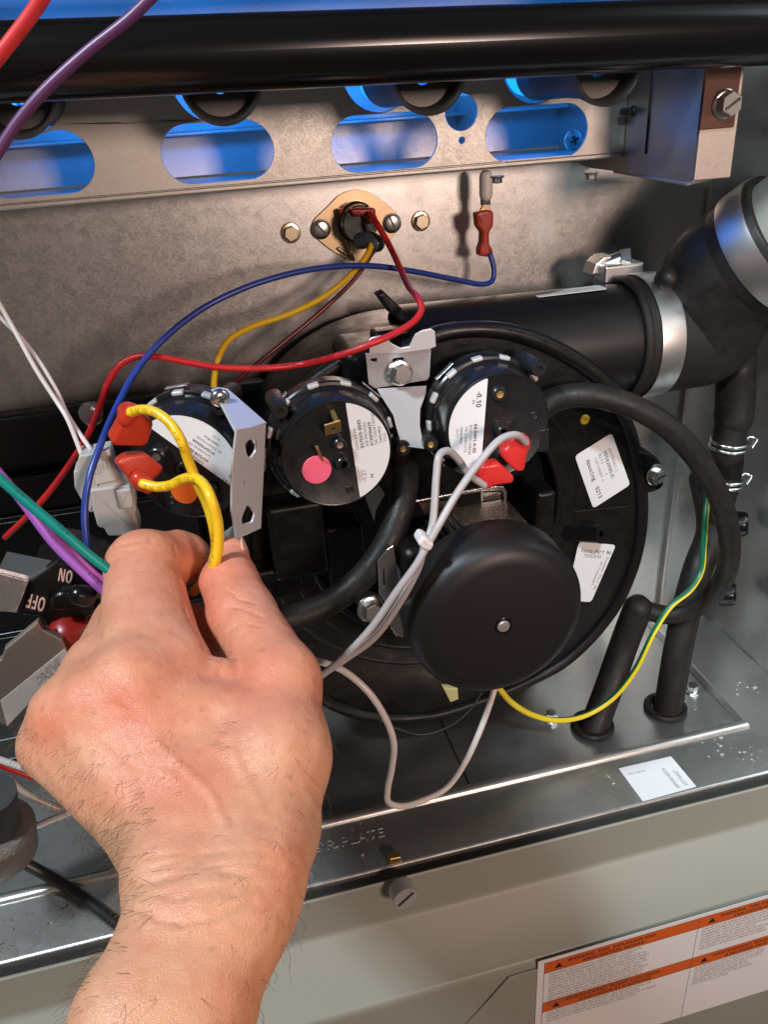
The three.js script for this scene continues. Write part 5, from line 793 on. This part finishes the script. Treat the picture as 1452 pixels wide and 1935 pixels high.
  for (let i = 0; i < nv; i++) {
    const x = pos[i * 3], y = pos[i * 3 + 1], z = pos[i * 3 + 2];
    let nx = field(x + E, y, z) - field(x - E, y, z), ny = field(x, y + E, z) - field(x, y - E, z), nz = field(x, y, z + E) - field(x, y, z - E); const l = Math.hypot(nx, ny, nz) || 1;
    nor[i * 3] = nx / l; nor[i * 3 + 1] = ny / l; nor[i * 3 + 2] = nz / l;
    let c = [0.665, 0.30, 0.178];
    const a = clamp((0.195 - y) / 0.03, 0, 1);                    // forearm is browner than the hand
    c = c.map((v, q) => v * lerp(1, [0.95, 0.99, 0.80][q], a));
    for (const [p, r, k] of flush) { const d2 = (x - p[0]) ** 2 + (y - p[1]) ** 2 + (z - p[2]) ** 2, w = Math.exp(-d2 / (r * r)); c = c.map((v, q) => v * lerp(1, k[q], w)); }
    const m = noise.noise(x * 110, y * 110, z * 110), m2 = noise.noise(x * 300 + 9, y * 300, z * 300), m3 = noise.noise(x * 45 + 3, y * 45, z * 45), sp = Math.max(0, noise.noise(x * 420, y * 420 + 5, z * 420) - 0.42) * 1.6;
    c = [c[0] * (1 + 0.05 * m + 0.04 * m2 - 0.5 * sp), c[1] * (1 + 0.13 * m + 0.10 * m2 + 0.16 * m3 - 0.5 * sp), c[2] * (1 + 0.15 * m + 0.11 * m2 + 0.16 * m3 - 0.5 * sp)];
    col.set(c, i * 3);
    uv[i * 2] = x + 0.35 * z; uv[i * 2 + 1] = y - 0.6 * z;
  }
  g.setAttribute('normal', new THREE.BufferAttribute(nor, 3)); g.setAttribute('color', new THREE.BufferAttribute(col, 3)); g.setAttribute('uv', new THREE.BufferAttribute(uv, 2));
  // skin relief: fine crossing lines and pores
  const skinBump = data(1024, (u, v) => { const a = Math.abs(n64(u * 1 + 0.02 * n24(u, v), v * 2) - 0.5) * 2, b = Math.abs(n160(u, v * 0.5 + 0.02 * n24(v, u)) - 0.5) * 2; return 0.35 + 0.4 * Math.min(1, a * 2.2) * 0.6 + 0.35 * Math.min(1, b * 2) * 0.6 + 0.25 * (n300(u, v) - 0.5); });
  skinBump.repeat.set(22, 22);
  const skinRough = data(512, (u, v) => 0.86 + 0.3 * (n64(u, v) - 0.5) + 0.25 * (n300(u, v) - 0.5)); skinRough.repeat.set(20, 20);
  M.skin = phys({ color: C(1), vertexColors: true, roughness: 0.46, roughnessMap: skinRough, bumpMap: skinBump, bumpScale: 0.0002, sheen: 0.25, sheenColor: C(0.5, 0.22, 0.16), sheenRoughness: 0.6 });
  const hand = thing('person', 'bare left hand and hairy forearm pinching two yellow wires', 'person');
  part('hand_and_forearm', g, M.skin, hand);
  // thumb nail, seen edge-on at the tip
  const tn = J.tt;
  part('thumb_nail', (() => { const q = new THREE.SphereGeometry(1, 24, 16); q.scale(0.0042, 0.0052, 0.0010); q.rotateY(1.45); q.rotateZ(0.12); q.translate(tn[0] + 0.0056, tn[1] + 0.0020, tn[2] + 0.0010); return q; })(), phys({ color: C(0.7, 0.42, 0.33), roughness: 0.35 }), hand);
  // arm hair
  const hs = [], A = new THREE.Vector3(), Nn = new THREE.Vector3();
  let made = 0, tries = 0;
  while (made < 1700 && tries++ < 60000) {
    const i = Math.floor(rnd() * nv); A.set(pos[i * 3], pos[i * 3 + 1], pos[i * 3 + 2]); Nn.set(nor[i * 3], nor[i * 3 + 1], nor[i * 3 + 2]);
    const arm = clamp((0.205 - A.y) / 0.04, 0, 1), side = clamp(-Nn.x * 1.2 + 0.1, 0, 1);
    if (Nn.z < -0.5 || rnd() > 0.02 + 0.9 * arm * (0.35 + side) + 0.75 * side * side * (A.y < 0.203 ? 1 : 0)) continue;
    if (A.y > 0.213) continue;
    const len = (0.003 + 0.006 * rnd()) * (0.6 + 0.6 * arm), flow = new THREE.Vector3(-0.35 + 0.7 * (rnd() - 0.5), -0.5 + 0.9 * (rnd() - 0.5), 0.2 * (rnd() - 0.5)); flow.addScaledVector(Nn, -flow.dot(Nn)).normalize();
    const lift = 0.25 + 0.5 * rnd(), b = A.clone().addScaledVector(flow, len * 0.5).addScaledVector(Nn, len * lift * 0.6), c2 = A.clone().addScaledVector(flow, len).addScaledVector(Nn, len * lift * 0.7 + 0.0004).add(new THREE.Vector3(rnd() - 0.5, rnd() - 0.5, rnd() - 0.5).multiplyScalar(len * 0.3));
    hs.push(new THREE.TubeGeometry(new THREE.CatmullRomCurve3([A.clone().addScaledVector(Nn, -0.0003), b, c2]), 5, 0.00004 + 0.00003 * rnd(), 3)); made++;
  }
  const hair = part('arm_hair', mergeGeometries(hs), std({ color: C(0.12, 0.06, 0.025), roughness: 0.5 }), hand); hair.userData.kind = 'stuff';
  settle(hand);
}
renderer.render(scene, camera);
